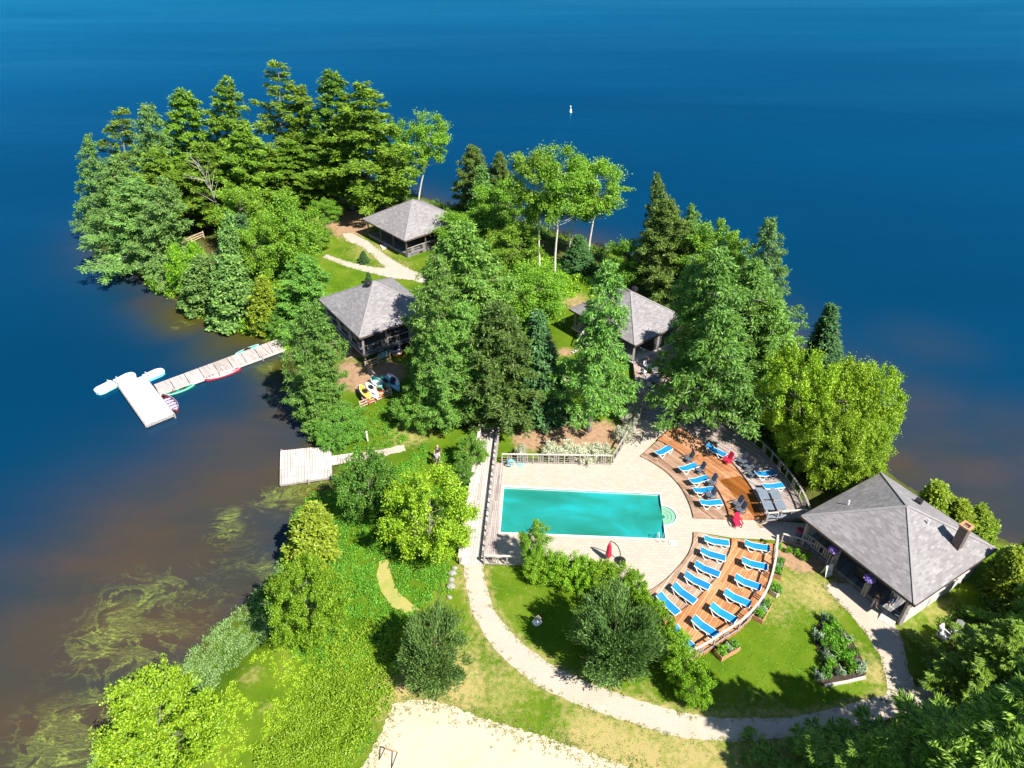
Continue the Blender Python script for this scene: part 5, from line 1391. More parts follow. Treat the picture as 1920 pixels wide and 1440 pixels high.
T['bedgreen'] = [broadleaf(561, .9, .65, .0, 16, 70, .14, .24, 'meadow', 'greybark', .02, .8, limb=False)]
T['beddark'] = [broadleaf(563, .8, .6, .0, 16, 70, .14, .22, 'shrub_dark', 'greybark', .02, .8, limb=False)]

CATN = dict(broadlarch=('larch_tree', 'larch tree'), talllarch=('larch_tree', 'larch tree'), pine=('pine_tree', 'pine tree'), openpine=('pine_tree', 'pine tree'), larch=('larch_tree', 'larch tree'), greylarch=('larch_tree', 'larch tree'),
   spruce=('spruce_tree', 'spruce tree'), greenspruce=('spruce_tree', 'spruce tree'), cedar=('cedar_tree', 'cedar tree'), darkpine=('pine_tree', 'pine tree'),
   bigspruce=('spruce_tree', 'spruce tree'), birch=('birch_tree', 'birch tree'), greenbirch=('birch_tree', 'birch tree'), maple=('maple_tree', 'maple tree'),
   shrub=('shrub', 'shrub'), bush=('bush', 'bush'), mound=('mountain_pine', 'pine bush'), blossom=('flowering_bush', 'flowering bush'),
   silver=('bedding_plant', 'plant'), bedgreen=('bedding_plant', 'plant'), beddark=('bedding_plant', 'plant'))
used = {}
WIDEN = dict(broadlarch=1.12, pine=1.32, openpine=1.25, larch=1.36, talllarch=1.3, greylarch=1.38, spruce=1.2, darkpine=1.12, bigspruce=1.15, birch=1.15, greenspruce=1.2, maple=1.04)
def plant(kind, base, top, hw, label, group=None, z=None, rot=None):
    tl = T[kind]; k = used.get(kind, 0); used[kind] = k + 1; tm = tl[k % len(tl)]
    g = ground(*base) if z is None else at(*base, z)
    d = ray(*top); s = g.y / d.y; P = CAMV + d * s
    h = max(.4, P.z - g.z); dx = max(-.25 * h, min(.25 * h, P.x - g.x))
    rad = hw * WIDEN.get(kind, 1.05) / ppm(g + Vector((0, 0, h * .4)))
    nm, cat = CATN[kind]
    t = thing(nm, label, cat, g, 0, group)
    lean = Matrix.Rotation(math.atan2(dx, h), 3, 'Y') @ Matrix.Rotation(random.uniform(0, 6.28) if rot is None else rot, 3, 'Z')
    t.rotation_euler = lean.to_euler()
    t.scale = (rad / tm['R'], rad / tm['R'], math.hypot(h, dx) / tm['h'])
    for part in ('trunk', 'crown'):
        o = bpy.data.objects.new(part, tm[part]); COL.objects.link(o); o.parent = t
    return t
TREES = [
 # far island, left to right
 ('greylarch', (182,440), (168,250), 30, 'blue grey larch leaning over the water, leftmost tree of the point'),
 ('openpine', (240,405), (233,198), 44, 'airy pine with open branches near the left tip'),
 ('greylarch', (288,420), (285,188), 40, 'tall grey green larch between the airy pine and the bright pine'),
 ('greylarch', (228,448), (222,290), 44, 'lower grey larch beside the leftmost tree'),
 ('greylarch', (262,498), (268,330), 58, 'wide grey green larch at the left shore'),
 ('greylarch', (312,515), (312,330), 50, 'drooping grey larch right above the waterline bushes'),
 ('pine', (352,400), (345,162), 58, 'tall bright pine, third peak from the left of the skyline'),
 ('pine', (428,392), (425,145), 52, 'tall pine with dense rounded top left of the tallest pine'),
 ('pine', (390,430), (380,265), 58, 'lower bright pine in front of the two left peaks'),
 ('openpine', (535,372), (519,108), 58, 'tallest pine with bare trunk showing through its gaps'),
 ('pine', (572,365), (562,155), 44, 'slim pine directly right of the tallest pine'),
 ('pine', (465,425), (458,235), 58, 'broad pine standing before the tallest pine'),
 ('pine', (548,400), (540,260), 55, 'bushy lower pine below the tallest pine'),
 ('pine', (632,388), (622,125), 58, 'tall dark pine left of the broad layered pine'),
 ('pine', (693,404), (680,155), 76, 'broad layered pine left behind the far pavilion'),
 ('greenbirch', (745,380), (745,225), 34, 'leafy birch tucked against the broad layered pine'),
 ('birch', (784,380), (812,212), 36, 'slender birch leaning right behind the far pavilion roof'),
 ('greenspruce', (425,590), (432,395), 26, 'narrow blue green spruce on the left bank above the water'),
 ('spruce', (455,500), (452,400), 30, 'dark narrow spruce left of the pale stemmed birches'),
 ('greenbirch', (540,520), (538,372), 58, 'broad birch clump with pale stems left of the forked path'),
 ('greenbirch', (490,540), (492,400), 44, 'green birch beside the dark narrow spruce'),
 ('birch', (610,455), (608,372), 26, 'small bright birch at the campfire clearing edge'),
 ('greenbirch', (600,470), (602,425), 20, 'low leafy sapling at the head of the path'),
 ('greenspruce', (435,608), (437,480), 40, 'plump pale green spruce on the left bank'),
 ('greenspruce', (378,580), (380,478), 34, 'pale green spruce left of the plump one on the bank'),
 ('cedar', (497,622), (492,520), 30, 'yellow green cedar just above the long dock'),
 ('shrub', (350,545), (352,455), 36, 'bright yellow green bush below the shore fence'),
 ('larch', (570,600), (575,478), 50, 'soft larch left of the boathouse roof'),
 # centre
 ('darkpine', (892,402), (886,272), 42, 'dark pine alone at the lake edge right of the far pavilion'),
 ('darkpine', (940,412), (936,288), 36, 'second dark pine at the lake edge, right of its twin'),
 ('greenspruce', (905,420), (903,310), 26, 'pale spruce between the two dark lake edge pines'),
 ('greenbirch', (920,450), (945,335), 50, 'arching birch with bare limbs left of the white trunks'),
 ('birch', (1012,512), (1005,278), 46, 'tall birch, leftmost of the white trunked group'),
 ('birch', (1040,516), (1050,272), 48, 'tall birch, second of the white trunked group'),
 ('birch', (1066,490), (1085,300), 44, 'forked birch, third of the white trunked group'),
 ('birch', (1100,492), (1128,295), 48, 'leaning birch, rightmost of the white trunked group'),
 ('spruce', (1085,505), (1085,440), 26, 'little dark spruce among the white birch trunks'),
 ('greenbirch', (880,470), (880,400), 60, 'green birch crown right below the far pavilion'),
 ('greenbirch', (960,520), (960,420), 50, 'leafy birch in the gap left of the white trunks'),
 ('broadlarch', (880,705), (868,415), 92, 'big soft larch in the middle, right of the boathouse path'),
 ('broadlarch', (826,765), (815,470), 62, 'big larch covering the right corner of the boathouse'),
 ('broadlarch', (838,800), (828,600), 54, 'lower larch right of the boats on the grass'),
 ('darkpine', (930,790), (938,568), 84, 'broad olive pine at the upper end of the boardwalk'),
 ('spruce', (1012,775), (1008,580), 46, 'blue green spruce right of the broad olive pine'),
 ('greenbirch', (1000,610), (1000,500), 62, 'yellow green birch thicket crown behind the blue spruce'),
 ('talllarch', (1103,808), (1145,478), 56, 'tall larch with bare foot on the brown lawn above the pool'),
 # right
 ('darkpine', (1235,520), (1232,328), 34, 'pointed dark pine at the lake edge right of the birches'),
 ('darkpine', (1245,560), (1250,372), 62, 'bulky dark pine behind the middle pavilion'),
 ('larch', (1300,545), (1297,380), 26, 'slim larch spire beside the bulky dark pine'),
 ('greenbirch', (1325,570), (1330,412), 60, 'round birch on the right lake edge'),
 ('greenbirch', (1175,545), (1178,445), 40, 'leafy birch at the far shore behind the middle pavilion'),
 ('greylarch', (1445,640), (1442,402), 38, 'ragged larch reaching over the right shore'),
 ('talllarch', (1282,790), (1300,470), 46, 'large larch at the top of the upper sun deck steps'),
 ('talllarch', (1338,812), (1346,452), 74, 'large larch growing through the grey deck tier'),
 ('larch', (1405,755), (1418,480), 60, 'large larch right of the two deck larches'),
 ('greenspruce', (1430,720), (1428,500), 52, 'pale dense spruce on the right bank'),
 ('spruce', (1532,735), (1560,566), 40, 'pointed dark spruce alone against the water on the right'),
 ('maple', (1500,845), (1490,660), 72, 'yellow green maple left of the pointed spruce'),
 ('maple', (1585,850), (1570,685), 78, 'yellow green maple below the pointed spruce'),
 ('maple', (1632,830), (1638,680), 58, 'rightmost yellow green maple on the shore'),
 ('maple', (1560,910), (1555,770), 66, 'low yellow green maple left of the pool house roof'),
 ('cedar', (1750,985), (1742,905), 38, 'bright green conifer behind the back edge of the pool house roof'),
 ('cedar', (1795,1005), (1785,940), 34, 'small green conifer behind the pool house chimney'),
 ('cedar', (1830,1015), (1825,950), 34, 'green conifer at the back right of the chimney'),
 ('cedar', (1890,1110), (1885,1030), 44, 'green conifer at the right edge beside the pool house'),
 ('maple', (1925,1100), (1915,1010), 30, 'green tree cut by the right edge of the picture'),
 ('maple', (1470,800), (1462,720), 50, 'yellow green maple crowding the curved deck railing'),
 ('maple', (1530,880), (1525,790), 60, 'yellow green maple directly behind the curved deck railing'),
 ('maple', (1615,905), (1612,790), 54, 'yellow green maple overhanging the lake edge by the pool house'),
 ('greenbirch', (1370,600), (1372,440), 46, 'leafy birch between round birch and ragged larch'),
 ('larch', (1455,770), (1450,560), 54, 'soft larch at the right end of the larch group'),
 ('pine', (300,450), (300,275), 50, 'pine rising behind the grey green larches on the left'),
 ('pine', (600,400), (605,250), 55, 'pine filling the gap right of the tallest pine'),
 ('pine', (505,410), (505,275), 55, 'low pine in front of the tallest pine'),
 ('greenbirch', (450,470), (452,350), 48, 'leafy birch in front of the low pines'),
 ('broadlarch', (880,785), (868,560), 56, 'soft larch between the boat racks and the olive pine'),
 ('larch', (760,600), (790,480), 40, 'slim larch at the back corner of the boathouse roof') if False else ('bush', (780,800), (780,740), 40, 'dark bush at the foot of the central larches'),
 # meadow and garden
 ('broadlarch', (598,785), (584,565), 58, 'lone soft larch at the shore end of the long dock'),
 ('larch', (618,800), (604,690), 36, 'low larch boughs over the cove beside the lone larch'),
 ('bush', (692,962), (688,855), 58, 'round deep green bush right of the square dock'),
 ('maple', (806,1035), (805,895), 86, 'large yellow green maple left of the boardwalk'),
 ('cedar', (590,1052), (588,945), 50, 'yellow green cedar on the cove bank'),
 ('maple', (574,1205), (574,1060), 70, 'bright yellow maple with a pale trunk in the meadow'),
 ('maple', (300,1440), (298,1300), 108, 'bright yellow green maple at the bottom left shore'),
 ('mound', (814,1278), (815,1152), 60, 'grey green pine mound left of the gravel path'),
 ('mound', (1156,1250), (1152,1126), 76, 'large grey green pine mound beside the lower sun deck'),
 ('greenbirch', (1003,1066), (1003,980), 28, 'small young tree in the corner of the pool paving'),
 ('bush', (885,872), (880,820), 30, 'green bush beside the upper boardwalk'),
 ('bush', (868,905), (862,870), 24, 'smaller green bush beside the middle of the boardwalk'),
 ('bush', (645,815), (640,775), 46, 'wide green bush above the marker post'),
 ('bush', (625,840), (625,800), 30, 'dark bush at the shore above the square dock'),
 ('spruce', (692,535), (690,510), 8, 'tiny spruce behind the boathouse roof'),
 ('spruce', (682,492), (681,470), 9, 'tiny spruce in a mulch ring inside the path fork'),
 ('greenbirch', (1066,710), (1066,672), 9, 'thin young tree in a pale mulch ring on the lawn'),
 ('bush', (520,630), (520,590), 26, 'bush at the shore end of the dock'),
 ('bush', (740,790), (738,760), 12, 'small shrub alone in the grass below the boat rack'),
]
def topof(base, h):
    g = ground(*base); v = g + Vector((0, 0, h)) - CAMV; dz = v.dot(FWD); upv = Vector((0, ST, CT))
    return (960 + F_PX * v.x / dz, 720 - F_PX * v.dot(upv) / dz)
for b_, h_, r_, lab in [((1730,1600), 17.5, 6.0, 'tall near spruce rooted at the bottom edge, its top off to the right'),
                        ((1860,1560), 15.5, 5.0, 'tall near spruce in the bottom right corner'),
                        ((1590,1530), 8.5, 4.8, 'low near spruce at the bottom edge below the gravel path'),
                        ((1960,1400), 10, 4.6, 'near spruce filling the right edge'),
                        ((1950,1220), 9, 3.8, 'spruce at the right edge below the pool house corner'),
                        ((1825,1300), 7.5, 3.8, 'smaller spruce beside the white garden chairs')]:
    TREES.append(('bigspruce', b_, topof(b_, h_), r_ / 1.15 * ppm(ground(*b_) + Vector((0, 0, h_ * .4))), lab))
for k_, a, b, hw, lab in TREES: plant(k_, a, b, hw, lab)
for i, (x, y) in enumerate([(683, 491), (1066, 711)]):
    p = ground(x, y); mb = MB(); mb.tube([p + Vector((0, 0, -.05)), p + Vector((0, 0, .03))], .62, 16)
    tag(struct(mb.build('mulch_ring', M['gravel'])), 'pale mulch ring under the %s' % ('tiny spruce in the path fork', 'thin young tree on the lawn')[i], 'mulch')
# hedges
HEDGE = [(1008,1068,30,26),(1036,1074,32,32),(1066,1080,34,34),(1098,1086,34,36),(1130,1092,34,36),(1162,1100,32,36),(1192,1110,26,34)]
for i, (x, y, hw, ht) in enumerate(HEDGE):
    plant('shrub', (x, y + 12), (x, y - ht + 2), hw, 'yellow green hedge shrub below the pool, %s from the left' % ORD[i], 'hedge shrubs between lawn and pool paving')
for i, (x, y, hw, ht) in enumerate([(1225,1150,24,30),(1238,1185,30,40),(1262,1225,36,44),(1285,1262,40,50),(1305,1300,32,44)]):
    plant('shrub', (x, y + 16), (x, y - ht + 8), hw, 'green shrub along the bottom end of the lower deck, %s from the top' % ORD[i], 'shrubs below the lower deck')
for i, (x, y, hw) in enumerate([(975,858,12),(1035,858,20),(1068,856,22),(1105,858,26),(1130,856,20)]):
    plant('blossom', (x, y), (x, y - 24), hw, 'white flowering bush behind the white topped fence, %s from the left' % ORD[i], 'white flowering bushes by the pool')
for i, (x, y, hw) in enumerate([(1170,822,20),(1182,795,20),(1190,772,16)]):
    plant('blossom', (x, y), (x, y - 26), hw, 'white flowering bush by the angled fence, %s from the pool' % ORD[i], 'white flowering bushes by the pool')

# dead birch with bare white limbs
dt = thing('dead_tree', 'bare dead birch with white branches among the left pines', 'dead tree', ground(432, 440))
g = ground(432, 440); mb = MB(); rgd = random.Random(5)
tip = CAMV + ray(392, 275) * (g.y / ray(392, 275).y) + Vector((0, -5.0, 0)); ax = tip - g
mb.tube([g, g + ax * .35, g + ax * .65, tip], [.17, .13, .08, .02], 7)
M['deadbark'] = plain('dead_birch_bark', (0.42, 0.38, 0.33), 0.9, 0.25, 5)
mb.build('trunk', M['deadbark'], dt); mb = MB()
for i in range(18):
    f = rgd.uniform(.4, .95); p = g + ax * f; d = Vector((rgd.uniform(-1, 1), rgd.uniform(-1, .3), rgd.uniform(.4, 1.3))).normalized() * rgd.uniform(2, 4.5) * (1.2 - f * .6)
    mb.tube([p, p + d * .5 + Vector((0, 0, .1)), p + d], [.045, .03, .01], 5)
mb.build('branch', M['deadbark'], dt)

# ------------------------------------------------------------------ thickets, meadow, grass
def scatter_px(poly, n, rg, z=0.0):
    P = pts(poly, z); X0, X1 = min(p.x for p in P), max(p.x for p in P); Y0, Y1 = min(p.y for p in P), max(p.y for p in P)
    X = np.empty(0); Y = np.empty(0)
    while len(X) < n:
        x = rg.uniform(X0, X1, n * 2); y = rg.uniform(Y0, Y1, n * 2); k = inpoly(x, y, P)
        X = np.concatenate([X, x[k]]); Y = np.concatenate([Y, y[k]])
    return X[:n], Y[:n]
def poly_area(poly):
    P = pts(poly); return abs(sum(P[i].x * P[(i+1) % len(P)].y - P[(i+1) % len(P)].x * P[i].y for i in range(len(P)))) / 2
def ground_cover(name, label, polys, dens, rad, hgt, per, leafL, mat, seed, Wf=.6, upright=.3, avoid=(), landmin=0.15):
    rg = np.random.default_rng(seed); C, D, Nn = [], [], []
    for poly in polys:
        n = int(poly_area(poly) * dens); X, Y = scatter_px(poly, n, rg); sd_ = sdist(X, Y); Z = hfun(sd_)
        k = sd_ > landmin
        for a in avoid: k &= ~inpoly(X, Y, pts(a))
        X, Y, Z = X[k], Y[k], Z[k]; n = len(X)
        bumpy = .55 + .45 * np.sin(X * .9 + seed) * np.sin(Y * .8 + 2 * seed) + rg.random(n) * .5
        r_ = rad * rg.uniform(.6, 1.4, n)
        m = per; o = unit(rg.normal(size=(n * m, 3))); o[:, 2] = np.abs(o[:, 2])
        sc = np.repeat(np.stack([r_, r_, hgt * bumpy], 1), m, 0) * (rg.random((n * m, 1)) ** .4)
        base = np.repeat(np.stack([X, Y, Z], 1), m, 0)
        C.append(base + o * sc); D.append(rg.normal(size=(n * m, 3)) + o * .4 + np.array([0, 0, upright * 2])); Nn.append(o * .6 + np.array([0, 0, .6]) + rg.normal(size=(n * m, 3)) * .6)
    C = np.concatenate(C); D = np.concatenate(D); Nn = np.concatenate(Nn); m = len(C)
    me = leaf_mesh(name, C, D, Nn, leafL * rg.uniform(.6, 1.4, m), leafL * Wf * rg.uniform(.6, 1.4, m), M[mat])
    o = bpy.data.objects.new(name, me); COL.objects.link(o)
    return tag(o, label, cat=name.replace('_', ' '), kind='stuff')
TRACKP = [TRK]
BWZ = [(895,780),(950,780),(925,1062),(855,1062)]
ground_cover('meadow_plants', 'green knee high meadow between cove and boardwalk', [[(620,900),(700,890),(760,870),(800,830),(860,850),(880,900),(862,1058),(850,1100),(780,1150),(700,1230),(640,1260),(560,1240),(500,1150),(430,1080),(470,960),(540,880)]],
    6.5, .36, .42, 60, .12, 'meadow', 31, landmin=-.25, avoid=(TRK, BWZ, DOCKPATH, [(800,800),(850,800),(810,900),(770,960),(760,940),(800,860)]))
ground_cover('tall_grass', 'pale yellow green tall growth on the lower left bank', [[(640,1180),(690,1165),(755,1180),(755,1260),(740,1300),(700,1370),(650,1440),(480,1440),(500,1390),(560,1310),(600,1240)]],
    5.0, .52, .85, 110, .12, 'tallgrass', 33)
ground_cover('bank_plants', 'grey green low growth edging the lower left shore', [[(345,1265),(400,1195),(460,1145),(520,1090),(560,1120),(520,1190),(470,1215),(420,1260),(380,1300),(330,1330),(240,1400),(220,1390)]],
    5.5, .38, .45, 30, .17, 'greycover' if 'greycover' in M else 'silver', 35) if False else None
M['bankleaf'] = leaf('bank_leaves', (0.16, 0.33, 0.07), (0.42, 0.62, 0.20))
ground_cover('bank_plants', 'grey green low growth edging the lower left shore', [[(140,1340),(260,1180),(340,1090),(420,1010),(500,960),(560,1050),(540,1150),(500,1190),(455,1225),(420,1260),(380,1300),(330,1340),(250,1440),(120,1440)]],
    8, .34, .45, 60, .11, 'bankleaf', 35, landmin=-.25)
ground_cover('meadow_plants', 'bright green growth around the pale dry patch on the lower left bank', [[(420,1290),(470,1230),(540,1190),(610,1250),(560,1330),(500,1390),(480,1440),(400,1440),(390,1340)]],
    6, .3, .20, 44, .11, 'tallgrass', 37, avoid=([(440,1250),(500,1240),(520,1280),(495,1320),(450,1310)],))
ground_cover('meadow_plants', 'green verge beside the sand at the bottom', [[(740,1290),(755,1300),(720,1340),(690,1400),(660,1445),(600,1500),(500,1500),(620,1450),(700,1370)]], 6, .3, .3, 46, .11, 'meadow', 39)
ground_cover('shore_bushes', 'bright green bushes lining the left shore of the point', [[(200,478),(262,505),(310,535),(350,560),(400,582),(455,602),(500,622),(540,640),(540,615),(480,590),(420,560),(350,520),(300,495),(230,455)]],
    1.0, .85, 1.5, 150, .24, 'shrub', 41, landmin=-.4)
ground_cover('shore_bushes', 'bushes along the hidden far shore of the point', [[(250,405),(340,372),(440,352),(560,345),(680,352),(765,365),(840,388),(910,400),(1010,428),(1110,460),(1180,488),(1180,500),(1100,475),(1000,445),(900,415),(830,402),(760,382),(680,366),(560,358),(440,366),(340,388)]],
    .35, 1.1, 1.9, 150, .30, 'shrub_dark', 43, landmin=-.3)
ground_cover('undergrowth', 'leafy undergrowth between birches and middle pavilion', [[(860,440),(960,470),(1090,500),(1180,530),(1060,560),(1040,580),(1000,640),(950,560),(880,520)]],
    .75, .9, 1.2, 140, .26, 'shrub', 45)
ground_cover('undergrowth', 'leafy undergrowth on the steep right shore', [[(1190,500),(1310,535),(1420,595),(1490,660),(1545,715),(1605,795),(1622,860),(1560,900),(1470,830),(1400,760),(1440,690),(1330,600),(1250,545)]],
    .6, 1.0, 1.5, 140, .27, 'shrub_dark', 47, landmin=-.3)
ground_cover('undergrowth', 'leafy undergrowth between path fork and left bank', [[(400,540),(470,520),(560,500),(600,500),(600,560),(590,620),(545,650),(480,610),(420,580)]],
    .7, .8, 1.1, 140, .24, 'shrub', 49)
ground_cover('meadow_plants', 'tall grass around the marker post and boat rack', [[(600,850),(640,800),(680,780),(735,750),(770,770),(760,830),(700,845),(650,850)]], 6, .3, .28, 44, .12, 'meadow', 51, avoid=(DOCKPATH,))
ground_cover('undergrowth', 'bushes on the shore behind the pool house', [[(1640,880),(1700,915),(1790,965),(1850,1003),(1925,1040),(1925,1065),(1850,1030),(1780,985),(1700,935),(1650,910)]], .8, .7, 1.1, 120, .22, 'shrub_dark', 53, landmin=-.3)
ground_cover('undergrowth', 'low growth below the bottom right spruces', [[(1840,1090),(1950,1080),(2000,1200),(1900,1300),(1830,1200),(1760,1180)]], .8, .7, .8, 110, .2, 'shrub_dark', 55)
ground_cover('lawn_grass', 'short uneven grass tufts over the mown lawns', [[(912,1062),(985,1062),(1030,1110),(1200,1130),(1300,1240),(1420,1180),(1460,1080),(1500,1060),(1545,1095),(1640,1240),(1660,1300),(1560,1325),(1400,1340),(1210,1312),(1000,1215),(926,1140)],
    [(860,1140),(890,1165),(975,1265),(1190,1360),(1400,1393),(1560,1390),(1500,1440),(1200,1440),(1000,1372),(850,1318),(760,1300),(860,1230)],
    [(620,470),(700,500),(720,515),(650,560),(610,570),(600,520)], [(1030,690),(1090,640),(1100,760),(1040,770)]],
    7.0, .20, .05, 7, .11, 'meadow', 57, Wf=.3, upright=.6)

def edge_tufts(label, lines, dens, seed, spread=.22):
    rg = np.random.default_rng(seed); X, Y = [], []
    for P in lines:
        for a, b in zip(P[:-1], P[1:]):
            n = rg.poisson((b - a).length * dens)
            f = rg.random(n); d = (b - a).normalized(); o = rg.normal(size=n) * spread
            X += list(a.x + (b.x - a.x) * f - d.y * o); Y += list(a.y + (b.y - a.y) * f + d.x * o)
    X, Y = np.array(X), np.array(Y); n = len(X); m = 12
    base = np.repeat(np.stack([X, Y, np.full(n, .012)], 1), m, 0); o = unit(rg.normal(size=(n * m, 3))); o[:, 2] = np.abs(o[:, 2])
    sc = np.repeat(rg.uniform(.06, .17, n), m)[:, None] * np.array([1, 1, .6])
    me = leaf_mesh('edge_grass', base + o * sc, o + rg.normal(size=o.shape) * .5, rg.normal(size=o.shape) + np.array([0, 0, .8]), np.full(n * m, .10), np.full(n * m, .035), M['drygrass'])
    ob = bpy.data.objects.new('edge_grass', me); COL.objects.link(ob); return tag(ob, label, 'edge grass', kind='stuff')
M['drygrass'] = leaf('dry_grass_blades', (0.14, 0.22, 0.03), (0.42, 0.42, 0.13))
edge_tufts('dry grass tufts creeping over the gravel path edges', [PL, PR], 6, 91, .16)
sp_ = pts(SP); edge_tufts('dry grass tufts straggling into the sand', [sp_[:11], [sp_[-3], sp_[-2], sp_[-1], sp_[0]]], 26, 93, .5)
edge_tufts('grass tufts along the forked and house paths', [pts(ISL) + [at(*ISL[0])], pts(HP) + [at(*HP[0])]], 7, 95, .15)
# flower bed
BED = [(1541,1150),(1560,1154),(1580,1178),(1596,1200),(1612,1228),(1623,1255),(1620,1268),(1590,1276),(1546,1284),(1528,1272),(1541,1248),(1541,1230),(1528,1206),(1530,1180),(1538,1165)]
mb = MB(); mb.prism(smooth_line(pts(BED) + [at(*BED[0])], 3)[:-1], -.05, .07)
fb = tag(mb.build('flower_bed', M['soil']), 'dark mulched flower bed on the lawn beside the house path', 'flower bed')
mb = MB(); e_ = pts([(1546,1286),(1590,1278),(1622,1270)], .08)
for a, b in zip(e_[:-1], e_[1:]): mb.beam(a, b, .16, .16)
tag(mb.build('timber_edging', M['palewood']), 'pale timber edging along the bottom of the flower bed', 'edging')
BP = [('silver', 1549, 1163, 9), ('beddark', 1556, 1170, 9), ('bedgreen', 1566, 1180, 11), ('silver', 1535, 1195, 10), ('bedgreen', 1552, 1190, 12), ('beddark', 1570, 1195, 12), ('bedgreen', 1562, 1210, 14), ('silver', 1590, 1205, 9),
      ('bedgreen', 1580, 1215, 12), ('silver', 1553, 1235, 11), ('beddark', 1568, 1228, 12), ('bedgreen', 1558, 1250, 11), ('bedgreen', 1587, 1240, 14), ('beddark', 1600, 1228, 10), ('silver', 1612, 1255, 12), ('bedgreen', 1596, 1258, 10),
      ('silver', 1536, 1272, 9), ('beddark', 1550, 1268, 10), ('silver', 1577, 1266, 8), ('beddark', 1545, 1213, 8)]
BL = dict(silver='silvery green leafy plant growing in the mulched flower bed', bedgreen='bright green leafy plant growing in the mulched flower bed', beddark='deep green leafy plant growing in the mulched flower bed')
for k_, x, y, hw in BP: plant(k_, (x, y), (x, y - 14), hw, BL[k_], 'plants in the flower bed, ' + k_, z=.07)
for (t_, o_, Q_, L_, wd_), w_ in zip(PLANTERS, ('bottom curve', 'lower right curve', 'long narrow', 'grey framed')):
    for i in range(3):
        p = o_ + Q_ @ Vector((L_ * (-.3 + .3 * i), 0, .4)); kk = ('bedgreen', 'silver', 'beddark')[i]; tm = T[kk][0]
        t = thing('planter_plant', ('bright green', 'silvery', 'deep green')[i] + ' plant in the %s planter beside the deck' % w_, 'plant', p, random.uniform(0, 6), 'plants in the deck planters')
        t.scale = (.62, .62, .6)
        for part in ('trunk', 'crown'): o = bpy.data.objects.new(part, tm[part]); COL.objects.link(o); o.parent = t
for i, (x, y) in enumerate([(1462,1030),(1480,1036),(1496,1040),(1517,1046),(1508,1050)]):
    plant('bedgreen', (x, y), (x, y - 9), 6, 'small plant in the sandy strip below the porch railing, %s from the left' % ORD[i], 'plants in the sandy strip')
# hanging baskets on the porch edge
hb0 = None
for i, (x, y) in enumerate([(1564, 1031), (1631, 1085)]):
    p = at(x, y, 2.35)
    t = thing('hanging_basket', 'hanging basket of purple flowers at the porch eave, %s' % ('nearer the pool', 'nearer the entry ramp')[i], 'hanging basket', p, 0, 'purple hanging baskets')
    rgp = np.random.default_rng(77 + i); o = unit(rgp.normal(size=(520, 3))); o[:, 2] = np.abs(o[:, 2]) * 1.0 - .25
    Cc = o * np.array([.42, .42, .36]) * (rgp.random((520, 1)) ** .3)
    me = leaf_mesh('flowers', Cc, rgp.normal(size=(520, 3)), o + rgp.normal(size=(520, 3)) * .5, np.full(520, .12), np.full(520, .1), M['purple']); link_mesh('flowers', me, None, t)
    MB().tube([p + Vector((0, 0, -.42)), p + Vector((0, 0, -.15))], [.14, .28], 12).build('pot', M['slate'], t)
    mb = MB()
    for k in range(3): a = 2.1 * k; mb.tube([p + Vector((.3 * math.cos(a), .3 * math.sin(a), 0)), p + Vector((0, 0, .62))], .012, 5)
    mb.build('chain', M['black'], t)
    pq = at(x - 2, y + 12, .45 + .5); 
    if i == 1 or i == 0:
        s_ = thing('porch_post', 'slim paired porch posts under the purple basket %s' % ('by the pool side', 'by the ramp side')[i], 'post', (p.x, p.y, .45))
        for q_ in (-.12, .12): MB().beam(Vector((p.x, p.y, .45)) + ph['u'] * q_, Vector((p.x, p.y, 1.75)) + ph['u'] * q_, .09, .09).build('upright', M['greywood'], s_)

